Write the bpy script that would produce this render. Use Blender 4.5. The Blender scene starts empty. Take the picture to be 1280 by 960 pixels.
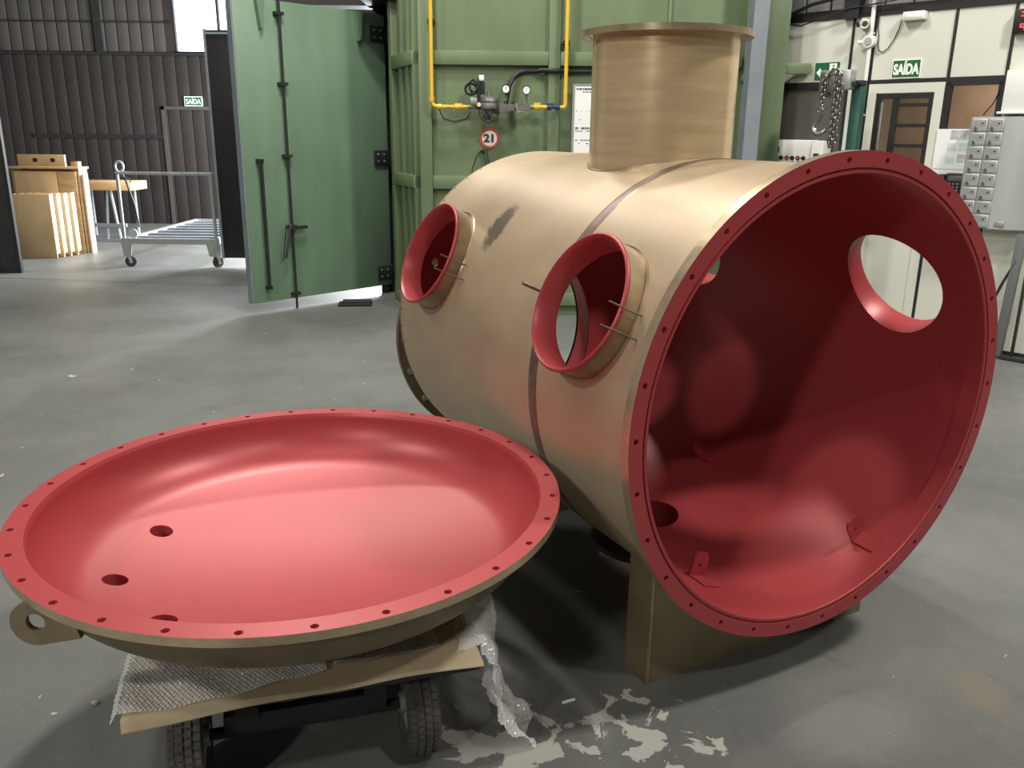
import bpy, bmesh, math, random
from mathutils import Vector, Matrix
random.seed(7)
PI = math.pi
scene = bpy.context.scene
COL = scene.collection

# ------------------------------------------------------------------ camera
CAM_H, PITCH, ROLL, FPX = 1.7065, 0.2880, 0.01104, 1054.12
F_ = Vector((0, math.cos(PITCH), -math.sin(PITCH)))
X_ = Vector((1, 0, 0)); U_ = X_.cross(F_)
c_, s_ = math.cos(ROLL), math.sin(ROLL)
CX = X_*c_ + U_*s_; CU = U_*c_ - X_*s_
cd = bpy.data.cameras.new('camera'); cam = bpy.data.objects.new('camera', cd); COL.objects.link(cam)
m = Matrix((CX, CU, -F_)).transposed().to_4x4(); m.translation = Vector((0, 0, CAM_H)); cam.matrix_world = m
cd.sensor_fit = 'HORIZONTAL'; cd.sensor_width = 36.0; cd.lens = 36.0*FPX/1280.0
cd.clip_start = 0.05; cd.clip_end = 200
scene.camera = cam

# ------------------------------------------------------------------ world, lights, exposure
w = bpy.data.worlds.new('world'); scene.world = w; w.use_nodes = True
bg = w.node_tree.nodes['Background']; bg.inputs[0].default_value = (0.93, 0.97, 1.0, 1); bg.inputs[1].default_value = 6.0
vs = scene.view_settings
vs.view_transform = 'Standard'; vs.look = 'None'; vs.gamma = 1.0; vs.exposure = 0.0; vs.use_curve_mapping = False

def lamp(name, loc, power, size, color=(1, 1, 1), target=None, shape='DISK', size_y=None):
    l = bpy.data.lights.new(name, 'AREA'); l.energy = power; l.shape = shape; l.size = size; l.color = color
    if size_y: l.size_y = size_y
    o = bpy.data.objects.new(name, l); COL.objects.link(o); o.location = loc
    d = (Vector(target) - Vector(loc)) if target else Vector((0, 0, -1))
    o.rotation_euler = d.to_track_quat('-Z', 'Y').to_euler()
    return o
WARM = (1.0, 0.96, 0.88)
lamp('bay_or_fill_lamp', (3.2, -2.0, 7.2), 165, 0.5, WARM)
lamp('bay_or_fill_lamp', (-0.9, 6.3, 7.0), 235, 0.45, WARM)
lamp('bay_or_fill_lamp', (-1.5, 0.4, 7.2), 40, 0.8, WARM)
lamp('bay_or_fill_lamp', (4.6, 2.6, 7.0), 460, 0.8, WARM, target=(3.9, 5.6, 1.2))
lamp('bay_or_fill_lamp', (-1.15, 4.9, 7.0), 165, 0.45, WARM)
lamp('bay_or_fill_lamp', (-3.0, 10.2, 7.0), 190, 0.7, WARM)
lamp('bay_or_fill_lamp', (-4.9, -6.6, 5.6), 230, 0.6, WARM, target=(-0.5, 2.5, 0.8))
lamp('bay_or_fill_lamp', (-6.8, -1.2, 6.6), 260, 0.7, WARM, target=(-0.5, 2.5, 0.8))  # fill lamp added to brighten the vessel's left side, clear of its opening
lamp('gate_daylight', (-1.55, 13.4, 1.9), 1500, 2.4, (0.95, 0.98, 1.0), target=(-6.0, 11.8, 0.0), shape='RECTANGLE', size_y=2.6)

# ------------------------------------------------------------------ helpers
def link(o, parent=None):
    COL.objects.link(o)
    if parent: o.parent = parent
    return o

class MB:
    """collects simple solids into one mesh"""
    def __init__(s): s.v = []; s.f = []; s.m = []; s.cur = 0
    def mat(s, i): s.cur = i; return s
    def add(s, vs_, fs):
        n = len(s.v); s.v += [tuple(p) for p in vs_]
        for f in fs: s.f.append([n+i for i in f]); s.m.append(s.cur)
        return s
    def box(s, x0, x1, y0, y1, z0, z1, M=None):
        p = [Vector((x, y, z)) for z in (z0, z1) for y in (y0, y1) for x in (x0, x1)]
        if M: p = [M @ q for q in p]
        return s.add(p, [(0, 2, 3, 1), (4, 5, 7, 6), (0, 1, 5, 4), (2, 6, 7, 3), (0, 4, 6, 2), (1, 3, 7, 5)])
    def bbox(s, x0, x1, y0, y1, z0, z1, b=0.004, M=None):
        """box with bevelled edges"""
        bm = bmesh.new(); bmesh.ops.create_cube(bm, size=1)
        for v in bm.verts: v.co = Vector(((x0+x1)/2+v.co.x*(x1-x0), (y0+y1)/2+v.co.y*(y1-y0), (z0+z1)/2+v.co.z*(z1-z0)))
        bmesh.ops.bevel(bm, geom=bm.edges[:], offset=b, segments=2, affect='EDGES', profile=0.5)
        return s.bm(bm, M)
    def bm(s, bm, M=None):
        bm.verts.index_update()
        s.add([(M @ v.co) if M else v.co for v in bm.verts], [[v.index for v in f.verts] for f in bm.faces]); bm.free(); return s
    def cyl(s, p0, p1, r0, r1=None, n=16, caps=True):
        r1 = r0 if r1 is None else r1
        p0 = Vector(p0); p1 = Vector(p1); d = (p1-p0).normalized(); a = d.orthogonal().normalized(); b = d.cross(a)
        vv = []
        for p, r in ((p0, r0), (p1, r1)):
            vv += [p + a*(r*math.cos(2*PI*i/n)) + b*(r*math.sin(2*PI*i/n)) for i in range(n)]
        ff = [(i, (i+1) % n, n+(i+1) % n, n+i) for i in range(n)]
        if caps: ff += [tuple(range(n-1, -1, -1)), tuple(range(n, 2*n))]
        return s.add(vv, ff)
    def lathe(s, prof, n=96, M=None, closed=False, mats=None):
        """profile of (r, h) about local +Z"""
        vv = []; k = len(prof)
        for i in range(n):
            a = 2*PI*i/n; ca, sa = math.cos(a), math.sin(a)
            vv += [Vector((r*ca, r*sa, h)) for r, h in prof]
        if M: vv = [M @ q for q in vv]
        st = len(s.v); s.v += [tuple(q) for q in vv]
        seg = k if closed else k-1
        for i in range(n):
            j = (i+1) % n
            for q in range(seg):
                t = (q+1) % k
                s.f.append([st+i*k+q, st+j*k+q, st+j*k+t, st+i*k+t]); s.m.append(mats[q] if mats else s.cur)
        return s
    def tube(s, pts, r, n=8, closed=False, caps=True):
        pts = [Vector(p) for p in pts]; N = len(pts); vv = []; prev = None
        for i, p in enumerate(pts):
            if closed: t = pts[(i+1) % N]-pts[i-1]
            else: t = pts[min(i+1, N-1)]-pts[max(i-1, 0)]
            t.normalize()
            a = (prev - t*prev.dot(t)) if prev else t.orthogonal()
            if a.length < 1e-6: a = t.orthogonal()
            a.normalize(); prev = a; b = t.cross(a)
            rr = r[i] if isinstance(r, (list, tuple)) else r
            vv += [p + a*(rr*math.cos(2*PI*k/n)) + b*(rr*math.sin(2*PI*k/n)) for k in range(n)]
        ff = []
        for i in range(N if closed else N-1):
            j = (i+1) % N
            ff += [(i*n+k, i*n+(k+1) % n, j*n+(k+1) % n, j*n+k) for k in range(n)]
        if caps and not closed: ff += [tuple(range(n-1, -1, -1)), tuple(range((N-1)*n, N*n))]
        return s.add(vv, ff)
    def prism(s, poly, y0, y1):
        """polygon in (x,z) extruded along y"""
        n = len(poly)
        vv = [(x, y0, z) for x, z in poly] + [(x, y1, z) for x, z in poly]
        return s.add(vv, [tuple(range(n)), tuple(range(2*n-1, n-1, -1))] + [(i, n+i, n+(i+1) % n, (i+1) % n) for i in range(n)])
    def mesh(s, name, smooth=True, ang=35):
        me = bpy.data.meshes.new(name); me.from_pydata(s.v, [], s.f); me.validate()
        if len(me.polygons) == len(s.m):
            me.polygons.foreach_set('material_index', s.m)
        bm = bmesh.new(); bm.from_mesh(me); bmesh.ops.recalc_face_normals(bm, faces=bm.faces); bm.to_mesh(me); bm.free()
        if smooth:
            me.shade_smooth(); me.set_sharp_from_angle(angle=math.radians(ang))
        return me
    def obj(s, name, mats, parent=None, loc=None, rot=None, smooth=True, ang=35):
        me = s.mesh(name, smooth, ang)
        for mm in (mats if isinstance(mats, (list, tuple)) else [mats]): me.materials.append(mm)
        o = bpy.data.objects.new(name, me); link(o, parent)
        if loc is not None: o.location = loc
        if rot is not None: o.rotation_euler = rot
        return o

def tag(o, label=None, cat=None, group=None, kind=None):
    if label: o['label'] = label
    if cat: o['category'] = cat
    if group: o['group'] = group
    if kind: o['kind'] = kind
    return o
def thing(name, label, cat, loc=(0, 0, 0), rotz=0.0, group=None):
    o = bpy.data.objects.new(name, None); o.empty_display_size = 0.1; link(o); o.location = loc; o.rotation_euler = (0, 0, rotz)
    return tag(o, label, cat, group)
def struct_root(name, label, cat, loc=(0, 0, 0), rotz=0.0):
    return tag(thing(name, label, cat, loc, rotz), kind='structure')
def share(o, parent, loc=None, rot=None):
    c = o.copy(); link(c); c.parent = parent
    if loc is not None: c.location = loc
    if rot is not None: c.rotation_euler = rot
    return c
def text(name, body, size, mat, parent, M, depth=0.001, sx=1.0, bold=0.0, align='CENTER'):
    cu = bpy.data.curves.new(name, 'FONT'); cu.body = body; cu.size = size; cu.extrude = depth; cu.offset = bold
    cu.align_x = align; cu.align_y = 'CENTER'
    t = bpy.data.objects.new(name, cu); COL.objects.link(t)
    dg = bpy.context.evaluated_depsgraph_get(); me = bpy.data.meshes.new_from_object(t.evaluated_get(dg))
    bpy.data.objects.remove(t); bpy.data.curves.remove(cu)
    me.transform(Matrix.Diagonal((sx, 1, 1, 1))); me.transform(M)
    me.materials.clear(); me.materials.append(mat)
    return link(bpy.data.objects.new(name, me), parent)
def upright(x, y, z):   # text plane facing local -Y
    return Matrix.Translation((x, y, z)) @ Matrix.Rotation(PI/2, 4, 'X')

# ------------------------------------------------------------------ materials
def mat(name, col, rough=0.5, metal=0.0, var=0.0, scale=6.0, bump=0.0, bscale=40.0, coat=0.0, col2=None, stretch=(1, 1, 1), spec=0.5, rvar=0.0):
    mm = bpy.data.materials.new(name); mm.use_nodes = True; nt = mm.node_tree; b = nt.nodes['Principled BSDF']
    b.inputs['Base Color'].default_value = (*col, 1); b.inputs['Roughness'].default_value = rough; b.inputs['Metallic'].default_value = metal
    b.inputs['Coat Weight'].default_value = coat; b.inputs['Coat Roughness'].default_value = 0.3; b.inputs['Specular IOR Level'].default_value = spec
    tc = nt.nodes.new('ShaderNodeTexCoord'); mp = nt.nodes.new('ShaderNodeMapping'); mp.inputs['Scale'].default_value = stretch
    nt.links.new(tc.outputs['Object'], mp.inputs['Vector'])
    if var > 0 or col2 or rvar:
        n = nt.nodes.new('ShaderNodeTexNoise'); n.inputs['Scale'].default_value = scale; n.inputs['Detail'].default_value = 6; n.inputs['Roughness'].default_value = 0.62
        nt.links.new(mp.outputs['Vector'], n.inputs['Vector'])
        r = nt.nodes.new('ShaderNodeValToRGB'); r.color_ramp.elements[0].position = 0.32; r.color_ramp.elements[1].position = 0.7
        c2 = col2 if col2 else tuple(max(0, q*(1-var)) for q in col)
        r.color_ramp.elements[0].color = (*c2, 1); r.color_ramp.elements[1].color = (*(tuple(min(1, q*(1+var*0.5)) for q in col) if not col2 else col), 1)
        nt.links.new(n.outputs['Fac'], r.inputs['Fac']); nt.links.new(r.outputs['Color'], b.inputs['Base Color'])
        if rvar:
            mr = nt.nodes.new('ShaderNodeMapRange'); mr.inputs['To Min'].default_value = rough-rvar; mr.inputs['To Max'].default_value = rough+rvar
            nt.links.new(n.outputs['Fac'], mr.inputs['Value']); nt.links.new(mr.outputs['Result'], b.inputs['Roughness'])
    if bump > 0:
        n2 = nt.nodes.new('ShaderNodeTexNoise'); n2.inputs['Scale'].default_value = bscale; n2.inputs['Detail'].default_value = 4
        nt.links.new(mp.outputs['Vector'], n2.inputs['Vector'])
        bp = nt.nodes.new('ShaderNodeBump'); bp.inputs['Strength'].default_value = bump; bp.inputs['Distance'].default_value = 0.01
        nt.links.new(n2.outputs['Fac'], bp.inputs['Height']); nt.links.new(bp.outputs['Normal'], b.inputs['Normal'])
    return mm
def emit(name, col, strength):
    mm = bpy.data.materials.new(name); mm.use_nodes = True; b = mm.node_tree.nodes['Principled BSDF']
    b.inputs['Base Color'].default_value = (*col, 1); b.inputs['Emission Color'].default_value = (*col, 1); b.inputs['Emission Strength'].default_value = strength
    return mm
def glassy(name, tint, mix, rough=0.08):
    """thin sheet: part clear, part reflective"""
    mm = bpy.data.materials.new(name); mm.use_nodes = True; nt = mm.node_tree; nt.nodes.remove(nt.nodes['Principled BSDF'])
    out = nt.nodes['Material Output']; t = nt.nodes.new('ShaderNodeBsdfTransparent'); t.inputs[0].default_value = (*tint, 1)
    g = nt.nodes.new('ShaderNodeBsdfGlossy'); g.inputs['Roughness'].default_value = rough; g.inputs['Color'].default_value = (0.9, 0.9, 0.9, 1)
    x = nt.nodes.new('ShaderNodeMixShader'); x.inputs[0].default_value = mix
    nt.links.new(t.outputs[0], x.inputs[1]); nt.links.new(g.outputs[0], x.inputs[2]); nt.links.new(x.outputs[0], out.inputs[0])
    return mm

M_RED = mat('red_primer_paint', (0.40, 0.054, 0.060), 0.39, 0.15, var=0.05, scale=3, bump=0.02, bscale=300, spec=0.5)
M_STEEL_DK = mat('dark_steel', (0.035, 0.036, 0.038), 0.5, 0.4, var=0.3, scale=9)
M_BLACK = mat('black_paint', (0.014, 0.014, 0.015), 0.5, 0.0, var=0.2)
M_RUBBER = mat('black_rubber', (0.03, 0.03, 0.029), 0.75, 0.0, var=0.35, scale=30)
M_GREY = mat('grey_blue_paint', (0.22, 0.25, 0.28), 0.5, 0.0, var=0.15, scale=3)
M_GALV = mat('galvanised_steel', (0.42, 0.44, 0.43), 0.42, 0.55, var=0.2, scale=12)
M_CREAM = mat('cream_panel', (0.66, 0.665, 0.585), 0.5, 0.0, var=0.05, scale=1.2)
M_WHITE = mat('white_plastic', (0.78, 0.78, 0.75), 0.4)
M_PAPER = mat('paper', (0.82, 0.84, 0.83), 0.6)
M_INK = mat('ink', (0.05, 0.05, 0.06), 0.7)
M_YELLOW = mat('yellow_pipe_paint', (0.80, 0.50, 0.04), 0.4, var=0.12, scale=15)
M_SIGN_G = mat('sign_green', (0.012, 0.11, 0.055), 0.45)
M_SIGN_W = mat('sign_white', (0.85, 0.9, 0.8), 0.5)
M_SIGN_R = mat('sign_red', (0.55, 0.08, 0.05), 0.5)
M_WOOD = mat('pale_wood', (0.60, 0.39, 0.20), 0.65, var=0.25, scale=4, stretch=(1, 1, 6))
M_WOOD2 = mat('plywood', (0.62, 0.44, 0.24), 0.65, var=0.2, scale=3, stretch=(1, 1, 0.4))
M_CARD = mat('cardboard', (0.50, 0.40, 0.26), 0.85, var=0.12, scale=5)
M_SILVER = mat('locker_silver', (0.46, 0.48, 0.48), 0.4, 0.3, var=0.06)
M_CHROME = mat('worn_chain_steel', (0.35, 0.34, 0.32), 0.32, 0.95, var=0.3, scale=40)
M_TEAL = mat('teal_paint', (0.018, 0.085, 0.065), 0.5, var=0.3, scale=5)
M_BRONZE_EDGE = mat('machined_bronze', (0.55, 0.44, 0.29), 0.30, 0.65, var=0.25, scale=9, rvar=0.1)
M_BRONZE_DK = mat('dark_bronze', (0.23, 0.18, 0.115), 0.55, 0.45, var=0.35, scale=5)  # darker bronze for rear head, drain nozzle and dish outside
M_WELD = mat('heat_tinted_weld', (0.21, 0.155, 0.125), 0.42, 0.55, var=0.4, scale=14)
M_BRASS_NECK = mat('brushed_bronze', (0.76, 0.59, 0.36), 0.24, 0.42, col2=(0.63, 0.48, 0.285), scale=5, stretch=(0.7, 0.7, 7), rvar=0.07)
M_NECK = mat('dull_neck_bronze', (0.40, 0.31, 0.20), 0.36, 0.6, var=0.3, scale=7, rvar=0.08)
M_SADDLE = mat('saddle_bronze', (0.30, 0.24, 0.15), 0.5, 0.45, var=0.25, scale=4)

def bronze_shell():
    mm = mat('blasted_bronze', (0.49, 0.380, 0.256), 0.44, 0.28, col2=(0.39, 0.295, 0.19), scale=2.6, bump=0.05, bscale=260, stretch=(1, 0.8, 1.3), rvar=0.06)
    nt = mm.node_tree; b = nt.nodes['Principled BSDF']; src = b.inputs['Base Color'].links[0].from_socket
    tc = nt.nodes.new('ShaderNodeTexCoord')
    def blotch(center, half, sharp, scale, tilt=0.0):
        mp = nt.nodes.new('ShaderNodeMapping'); mp.vector_type = 'TEXTURE'
        mp.inputs['Location'].default_value = center; mp.inputs['Rotation'].default_value = (tilt, 0, 0); mp.inputs['Scale'].default_value = half
        nt.links.new(tc.outputs['Object'], mp.inputs['Vector'])
        ln = nt.nodes.new('ShaderNodeVectorMath'); ln.operation = 'LENGTH'; nt.links.new(mp.outputs['Vector'], ln.inputs[0])
        nz = nt.nodes.new('ShaderNodeTexNoise'); nz.inputs['Scale'].default_value = scale; nz.inputs['Detail'].default_value = 3
        nt.links.new(tc.outputs['Object'], nz.inputs['Vector'])
        ad = nt.nodes.new('ShaderNodeMath'); ad.operation = 'MULTIPLY_ADD'; ad.inputs[1].default_value = 0.9; nt.links.new(nz.outputs['Fac'], ad.inputs[0]); nt.links.new(ln.outputs['Value'], ad.inputs[2])
        mr = nt.nodes.new('ShaderNodeMapRange'); mr.inputs['From Min'].default_value = 1.45; mr.inputs['From Max'].default_value = 1.45-sharp; mr.inputs['To Min'].default_value = 0; mr.inputs['To Max'].default_value = 1
        nt.links.new(ad.outputs[0], mr.inputs['Value']); return mr.outputs['Result']
    def over(fac, col, strength):
        nonlocal src
        mu = nt.nodes.new('ShaderNodeMath'); mu.operation = 'MULTIPLY'; mu.inputs[1].default_value = strength; nt.links.new(fac, mu.inputs[0])
        mx = nt.nodes.new('ShaderNodeMix'); mx.data_type = 'RGBA'; nt.links.new(mu.outputs[0], mx.inputs['Factor']); nt.links.new(src, mx.inputs['A']); mx.inputs['B'].default_value = (*col, 1)
        src = mx.outputs['Result']
    # soot smear beside the rear nozzle and welding stains around both nozzles
    over(blotch((-0.55, 1.165, 1.375), (0.3, 0.062, 0.095), 0.35, 40, 0.0), (0.10, 0.085, 0.065), 0.9)
    over(blotch((-0.62, 1.42, 1.02), (0.2, 0.16, 0.12), 0.9, 9), (0.22, 0.16, 0.11), 0.55)
    over(blotch((-0.64, 0.30, 1.0), (0.2, 0.18, 0.10), 0.9, 9), (0.26, 0.20, 0.13), 0.5)
    nt.links.new(src, b.inputs['Base Color'])
    return mm
M_BRONZE = bronze_shell()

def green_paint(name, col):
    mm = mat(name, col, 0.42, 0.0, var=0.16, scale=1.6, bump=0.04, bscale=5, stretch=(1.6, 1, 0.7), rvar=0.06)
    return mm
M_GREEN = green_paint('booth_green_paint', (0.150, 0.205, 0.110))
M_GREEN_D = green_paint('door_green_paint', (0.155, 0.247, 0.165))
M_SIDING = mat('brown_siding', (0.030, 0.024, 0.022), 0.6, 0.0, var=0.3, scale=2)
M_SIDING_U = mat('lighter_siding', (0.072, 0.066, 0.06), 0.6, 0.0, var=0.25, scale=1.5)  # lighter tone for the upper siding boards and door casing
M_ROOF = mat('roof_grey', (0.20, 0.20, 0.19), 0.7, var=0.15)
M_WALL = mat('plain_wall', (0.16, 0.16, 0.15), 0.7, var=0.1)
M_OFFICE = mat('office_brick', (0.46, 0.36, 0.28), 0.7, var=0.25, scale=3)

def floor_mat():
    mm = bpy.data.materials.new('stained_concrete'); mm.use_nodes = True; nt = mm.node_tree; b = nt.nodes['Principled BSDF']
    tc = nt.nodes.new('ShaderNodeTexCoord')
    def noise(scale, det=6, rough=0.6, dist=0.0):
        n = nt.nodes.new('ShaderNodeTexNoise'); n.inputs['Scale'].default_value = scale; n.inputs['Detail'].default_value = det
        n.inputs['Roughness'].default_value = rough; n.inputs['Distortion'].default_value = dist
        nt.links.new(tc.outputs['Object'], n.inputs['Vector']); return n.outputs['Fac']
    def ramp(fac, p0, c0, p1, c1):
        r = nt.nodes.new('ShaderNodeValToRGB'); r.color_ramp.elements[0].position = p0; r.color_ramp.elements[1].position = p1
        r.color_ramp.elements[0].color = c0; r.color_ramp.elements[1].color = c1; nt.links.new(fac, r.inputs['Fac']); return r.outputs['Color']
    def mix(fac, a, bb):
        x = nt.nodes.new('ShaderNodeMix'); x.data_type = 'RGBA'
        for sock, v in ((x.inputs['Factor'], fac), (x.inputs['A'], a), (x.inputs['B'], bb)):
            if hasattr(v, 'is_output'): nt.links.new(v, sock)
            else: sock.default_value = v
        return x.outputs['Result']
    base = ramp(noise(0.9, 8, 0.62, 0.4), 0.3, (0.100, 0.105, 0.103, 1), 0.70, (0.185, 0.189, 0.178, 1))
    base = mix(ramp(noise(34, 4), 0.35, (0, 0, 0, 1), 0.75, (0.35, 0.35, 0.35, 1)), base, (0.19, 0.19, 0.18, 1))
    base = mix(ramp(noise(2.3, 7, 0.7, 1.2), 0.56, (0, 0, 0, 1), 0.68, (0.45, 0.45, 0.45, 1)), base, (0.085, 0.09, 0.09, 1))
    # bare pale concrete where the grey coating has flaked off
    def near(cx, cy, rx, ry):
        mp = nt.nodes.new('ShaderNodeMapping'); mp.vector_type = 'TEXTURE'; mp.inputs['Location'].default_value = (cx, cy, 0); mp.inputs['Scale'].default_value = (rx, ry, 1)
        nt.links.new(tc.outputs['Object'], mp.inputs['Vector'])
        l = nt.nodes.new('ShaderNodeVectorMath'); l.operation = 'LENGTH'; nt.links.new(mp.outputs['Vector'], l.inputs[0])
        q = nt.nodes.new('ShaderNodeMapRange'); q.inputs['From Min'].default_value = 1.0; q.inputs['From Max'].default_value = 0.2; q.inputs['To Min'].default_value = 0; q.inputs['To Max'].default_value = 1
        nt.links.new(l.outputs['Value'], q.inputs['Value']); return q.outputs['Result']
    def math_(op, a, bb):
        q = nt.nodes.new('ShaderNodeMath'); q.operation = op
        for i, v in enumerate((a, bb)):
            if hasattr(v, 'is_output'): nt.links.new(v, q.inputs[i])
            else: q.inputs[i].default_value = v
        return q.outputs[0]
    nf = noise(9.0, 5, 0.58, 0.5)
    area = math_('MAXIMUM', near(0.02, 2.02, 0.42, 0.34), near(0.42, 2.12, 0.3, 0.26))
    fl = ramp(math_('ADD', nf, math_('MULTIPLY', area, 0.26)), 0.70, (0, 0, 0, 1), 0.715, (1, 1, 1, 1))
    base = mix(fl, base, (0.46, 0.46, 0.42, 1))
    sp = ramp(noise(16, 3, 0.5, 0.6), 0.745, (0, 0, 0, 1), 0.76, (0.8, 0.8, 0.8, 1))
    base = mix(sp, base, (0.38, 0.38, 0.36, 1))
    st = ramp(math_('ADD', math_('MULTIPLY', noise(5, 4), 0.5), near(1.52, 2.33, 0.13, 0.2)), 0.55, (0, 0, 0, 1), 1.0, (0.28, 0.28, 0.28, 1))
    base = mix(st, base, (0.27, 0.20, 0.11, 1))
    # slab joints
    sx = nt.nodes.new('ShaderNodeSeparateXYZ'); nt.links.new(tc.outputs['Object'], sx.inputs[0])
    j = math_('ABSOLUTE', math_('SUBTRACT', math_('ADD', sx.outputs['Y'], math_('MULTIPLY', sx.outputs['X'], 0.12)), 9.25), 0)
    jl = math_('LESS_THAN', j, 0.016)
    base = mix(jl, base, (0.05, 0.05, 0.05, 1))
    nt.links.new(base, b.inputs['Base Color'])
    rr = nt.nodes.new('ShaderNodeMapRange'); rr.inputs['To Min'].default_value = 0.34; rr.inputs['To Max'].default_value = 0.62
    nt.links.new(noise(1.4, 6), rr.inputs['Value']); nt.links.new(rr.outputs['Result'], b.inputs['Roughness'])
    bp = nt.nodes.new('ShaderNodeBump'); bp.inputs['Strength'].default_value = 0.12; bp.inputs['Distance'].default_value = 0.01
    nt.links.new(noise(20, 6), bp.inputs['Height']); nt.links.new(bp.outputs['Normal'], b.inputs['Normal'])
    return mm
M_FLOOR = floor_mat()
M_GLASS = glassy('window_glass', (0.9, 0.93, 0.93), 0.08)
M_GLASS_BR = glassy('dusty_glass', (0.78, 0.74, 0.7), 0.12, 0.15)

# ------------------------------------------------------------------ building shell
XL, XR, YF, YB, ZC = -13.0, 9.0, -14.0, 16.3, 7.8
def struct(name, mb, mm, label, cat, parent=None):
    return tag(mb.obj(name, mm, parent, smooth=False), label, cat, kind='structure')
struct('floor', MB().box(XL, XR, YF, YB+0.2, -0.1, 0), M_FLOOR, 'grey stained concrete workshop floor with flaked pale patches', 'floor')
struct('ceiling', MB().box(XL, XR, YF, YB+0.2, ZC, ZC+0.1), M_ROOF, 'grey sheet metal workshop ceiling', 'ceiling')
struct('wall_left', MB().box(XL-0.1, XL, YF, YB+0.2, 0, ZC), M_WALL, 'plain grey side wall of the workshop', 'wall')
struct('wall_front', MB().box(XL, XR, YF-0.1, YF, 0, ZC), M_WALL, 'plain grey end wall of the workshop', 'wall')
struct('wall_side', MB().box(XR, XR+0.1, YF, YB+0.2, 0, ZC), M_WALL, 'plain grey long wall of the workshop', 'wall')

# back wall of siding boards, with a window strip
WX0, WX1, WZ0, WZ1 = -6.16, -4.3, 3.03, 4.5
wb = MB()
wb.box(XL, WX0, YB, YB+0.12, 0, ZC).box(WX1, XR, YB, YB+0.12, 0, ZC).box(WX0, WX1, YB, YB+0.12, 0, WZ0).box(WX0, WX1, YB, YB+0.12, WZ1, ZC)
wall_back = struct('wall_back', wb, M_SIDING, 'dark brown back wall of vertical sheet siding', 'wall')
lo = MB().bbox(-0.108, 0.108, -0.022, 0.0, 0.0, 3.0, 0.008).obj('siding_board', M_SIDING, wall_back, (-9.9, YB, 0))
for i in range(1, 26):
    share(lo, wall_back, (-9.9+i*0.226, YB, 0))
for i, xx in enumerate([-9.85+0.215*k for k in range(18)]):
    if i == 0: hi = MB().bbox(-0.098, 0.098, -0.02, 0.0, 0.0, 1.75, 0.008).obj('siding_board', M_SIDING_U, wall_back, (xx, YB, 3.06))
    elif xx < WX0-0.1: share(hi, wall_back, (xx, YB, 3.06))
MB().box(-10.2, -4.2, YB-0.05, YB-0.001, 3.0, 3.05).obj('rail', M_STEEL_DK, wall_back)
MB().box(-10.2, WX0, YB-0.04, YB-0.001, 3.545, 3.57).obj('rail', M_STEEL_DK, wall_back)
MB().box(-7.55, -7.42, YB-0.07, YB-0.001, 3.05, 4.8).obj('stud', M_STEEL_DK, wall_back)
MB().box(-8.9, -6.5, YB-0.05, YB-0.001, 1.55, 1.62).obj('rail', M_STEEL_DK, wall_back)
MB().box(-6.5, -6.44, YB-0.05, YB-0.001, 0, 2.13).box(-6.5, -5.6, YB-0.05, YB-0.001, 2.07, 2.13).obj('door_casing', M_SIDING_U, wall_back)
win = tag(MB().box(WX0, WX1, YB, YB+0.08, WZ0, WZ0+0.05).box(WX0, WX0+0.04, YB, YB+0.08, WZ0, WZ1).box(WX1-0.05, WX1, YB, YB+0.08, WZ0, WZ1).box(WX0, WX1, YB, YB+0.08, WZ1-0.05, WZ1).obj('window_1', M_STEEL_DK, smooth=False),
          'bright clear strip window high in the brown back wall', 'window', kind='structure')
for a, b2 in ((WX0+0.04, -5.36), (-5.32, WX1-0.05)):
    MB().box(a, b2, YB+0.03, YB+0.036, WZ0+0.05, WZ1-0.05).obj('pane', M_GLASS, win, smooth=False)
MB().box(-5.36, -5.32, YB, YB+0.08, WZ0, WZ1).obj('mullion', M_STEEL_DK, win, smooth=False)
# bay partition holding the open gate that lets the daylight in
struct('wall_bay', MB().box(-1.45, -1.33, 11.0, 12.0, 0, ZC).box(-1.45, -1.33, 14.8, YB, 0, ZC).box(-1.45, -1.33, 12.0, 14.8, 3.2, ZC), M_WALL,
       'grey partition with an open gateway behind the green booth', 'wall')

# ------------------------------------------------------------------ pressure vessel
VY, VZ = 0.48418, 0.92481
RO, RI = 0.709, 0.697
ELEV = 0.430; NOZ_S = (0.352, 1.485); NRO, NRI, NRHO = 0.205, 0.197, 0.772
LSH = 1.80
ves = thing('metal_vessel', 'large tan bronze cylindrical vessel with red painted inside lying on saddles', 'vessel', (0.96935, 2.40884, 0), VY)
AX = Matrix.Translation((0, 0, VZ)) @ Matrix.Rotation(-PI/2, 4, 'X')   # local +Z of a lathe -> +Y (backwards)

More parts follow.
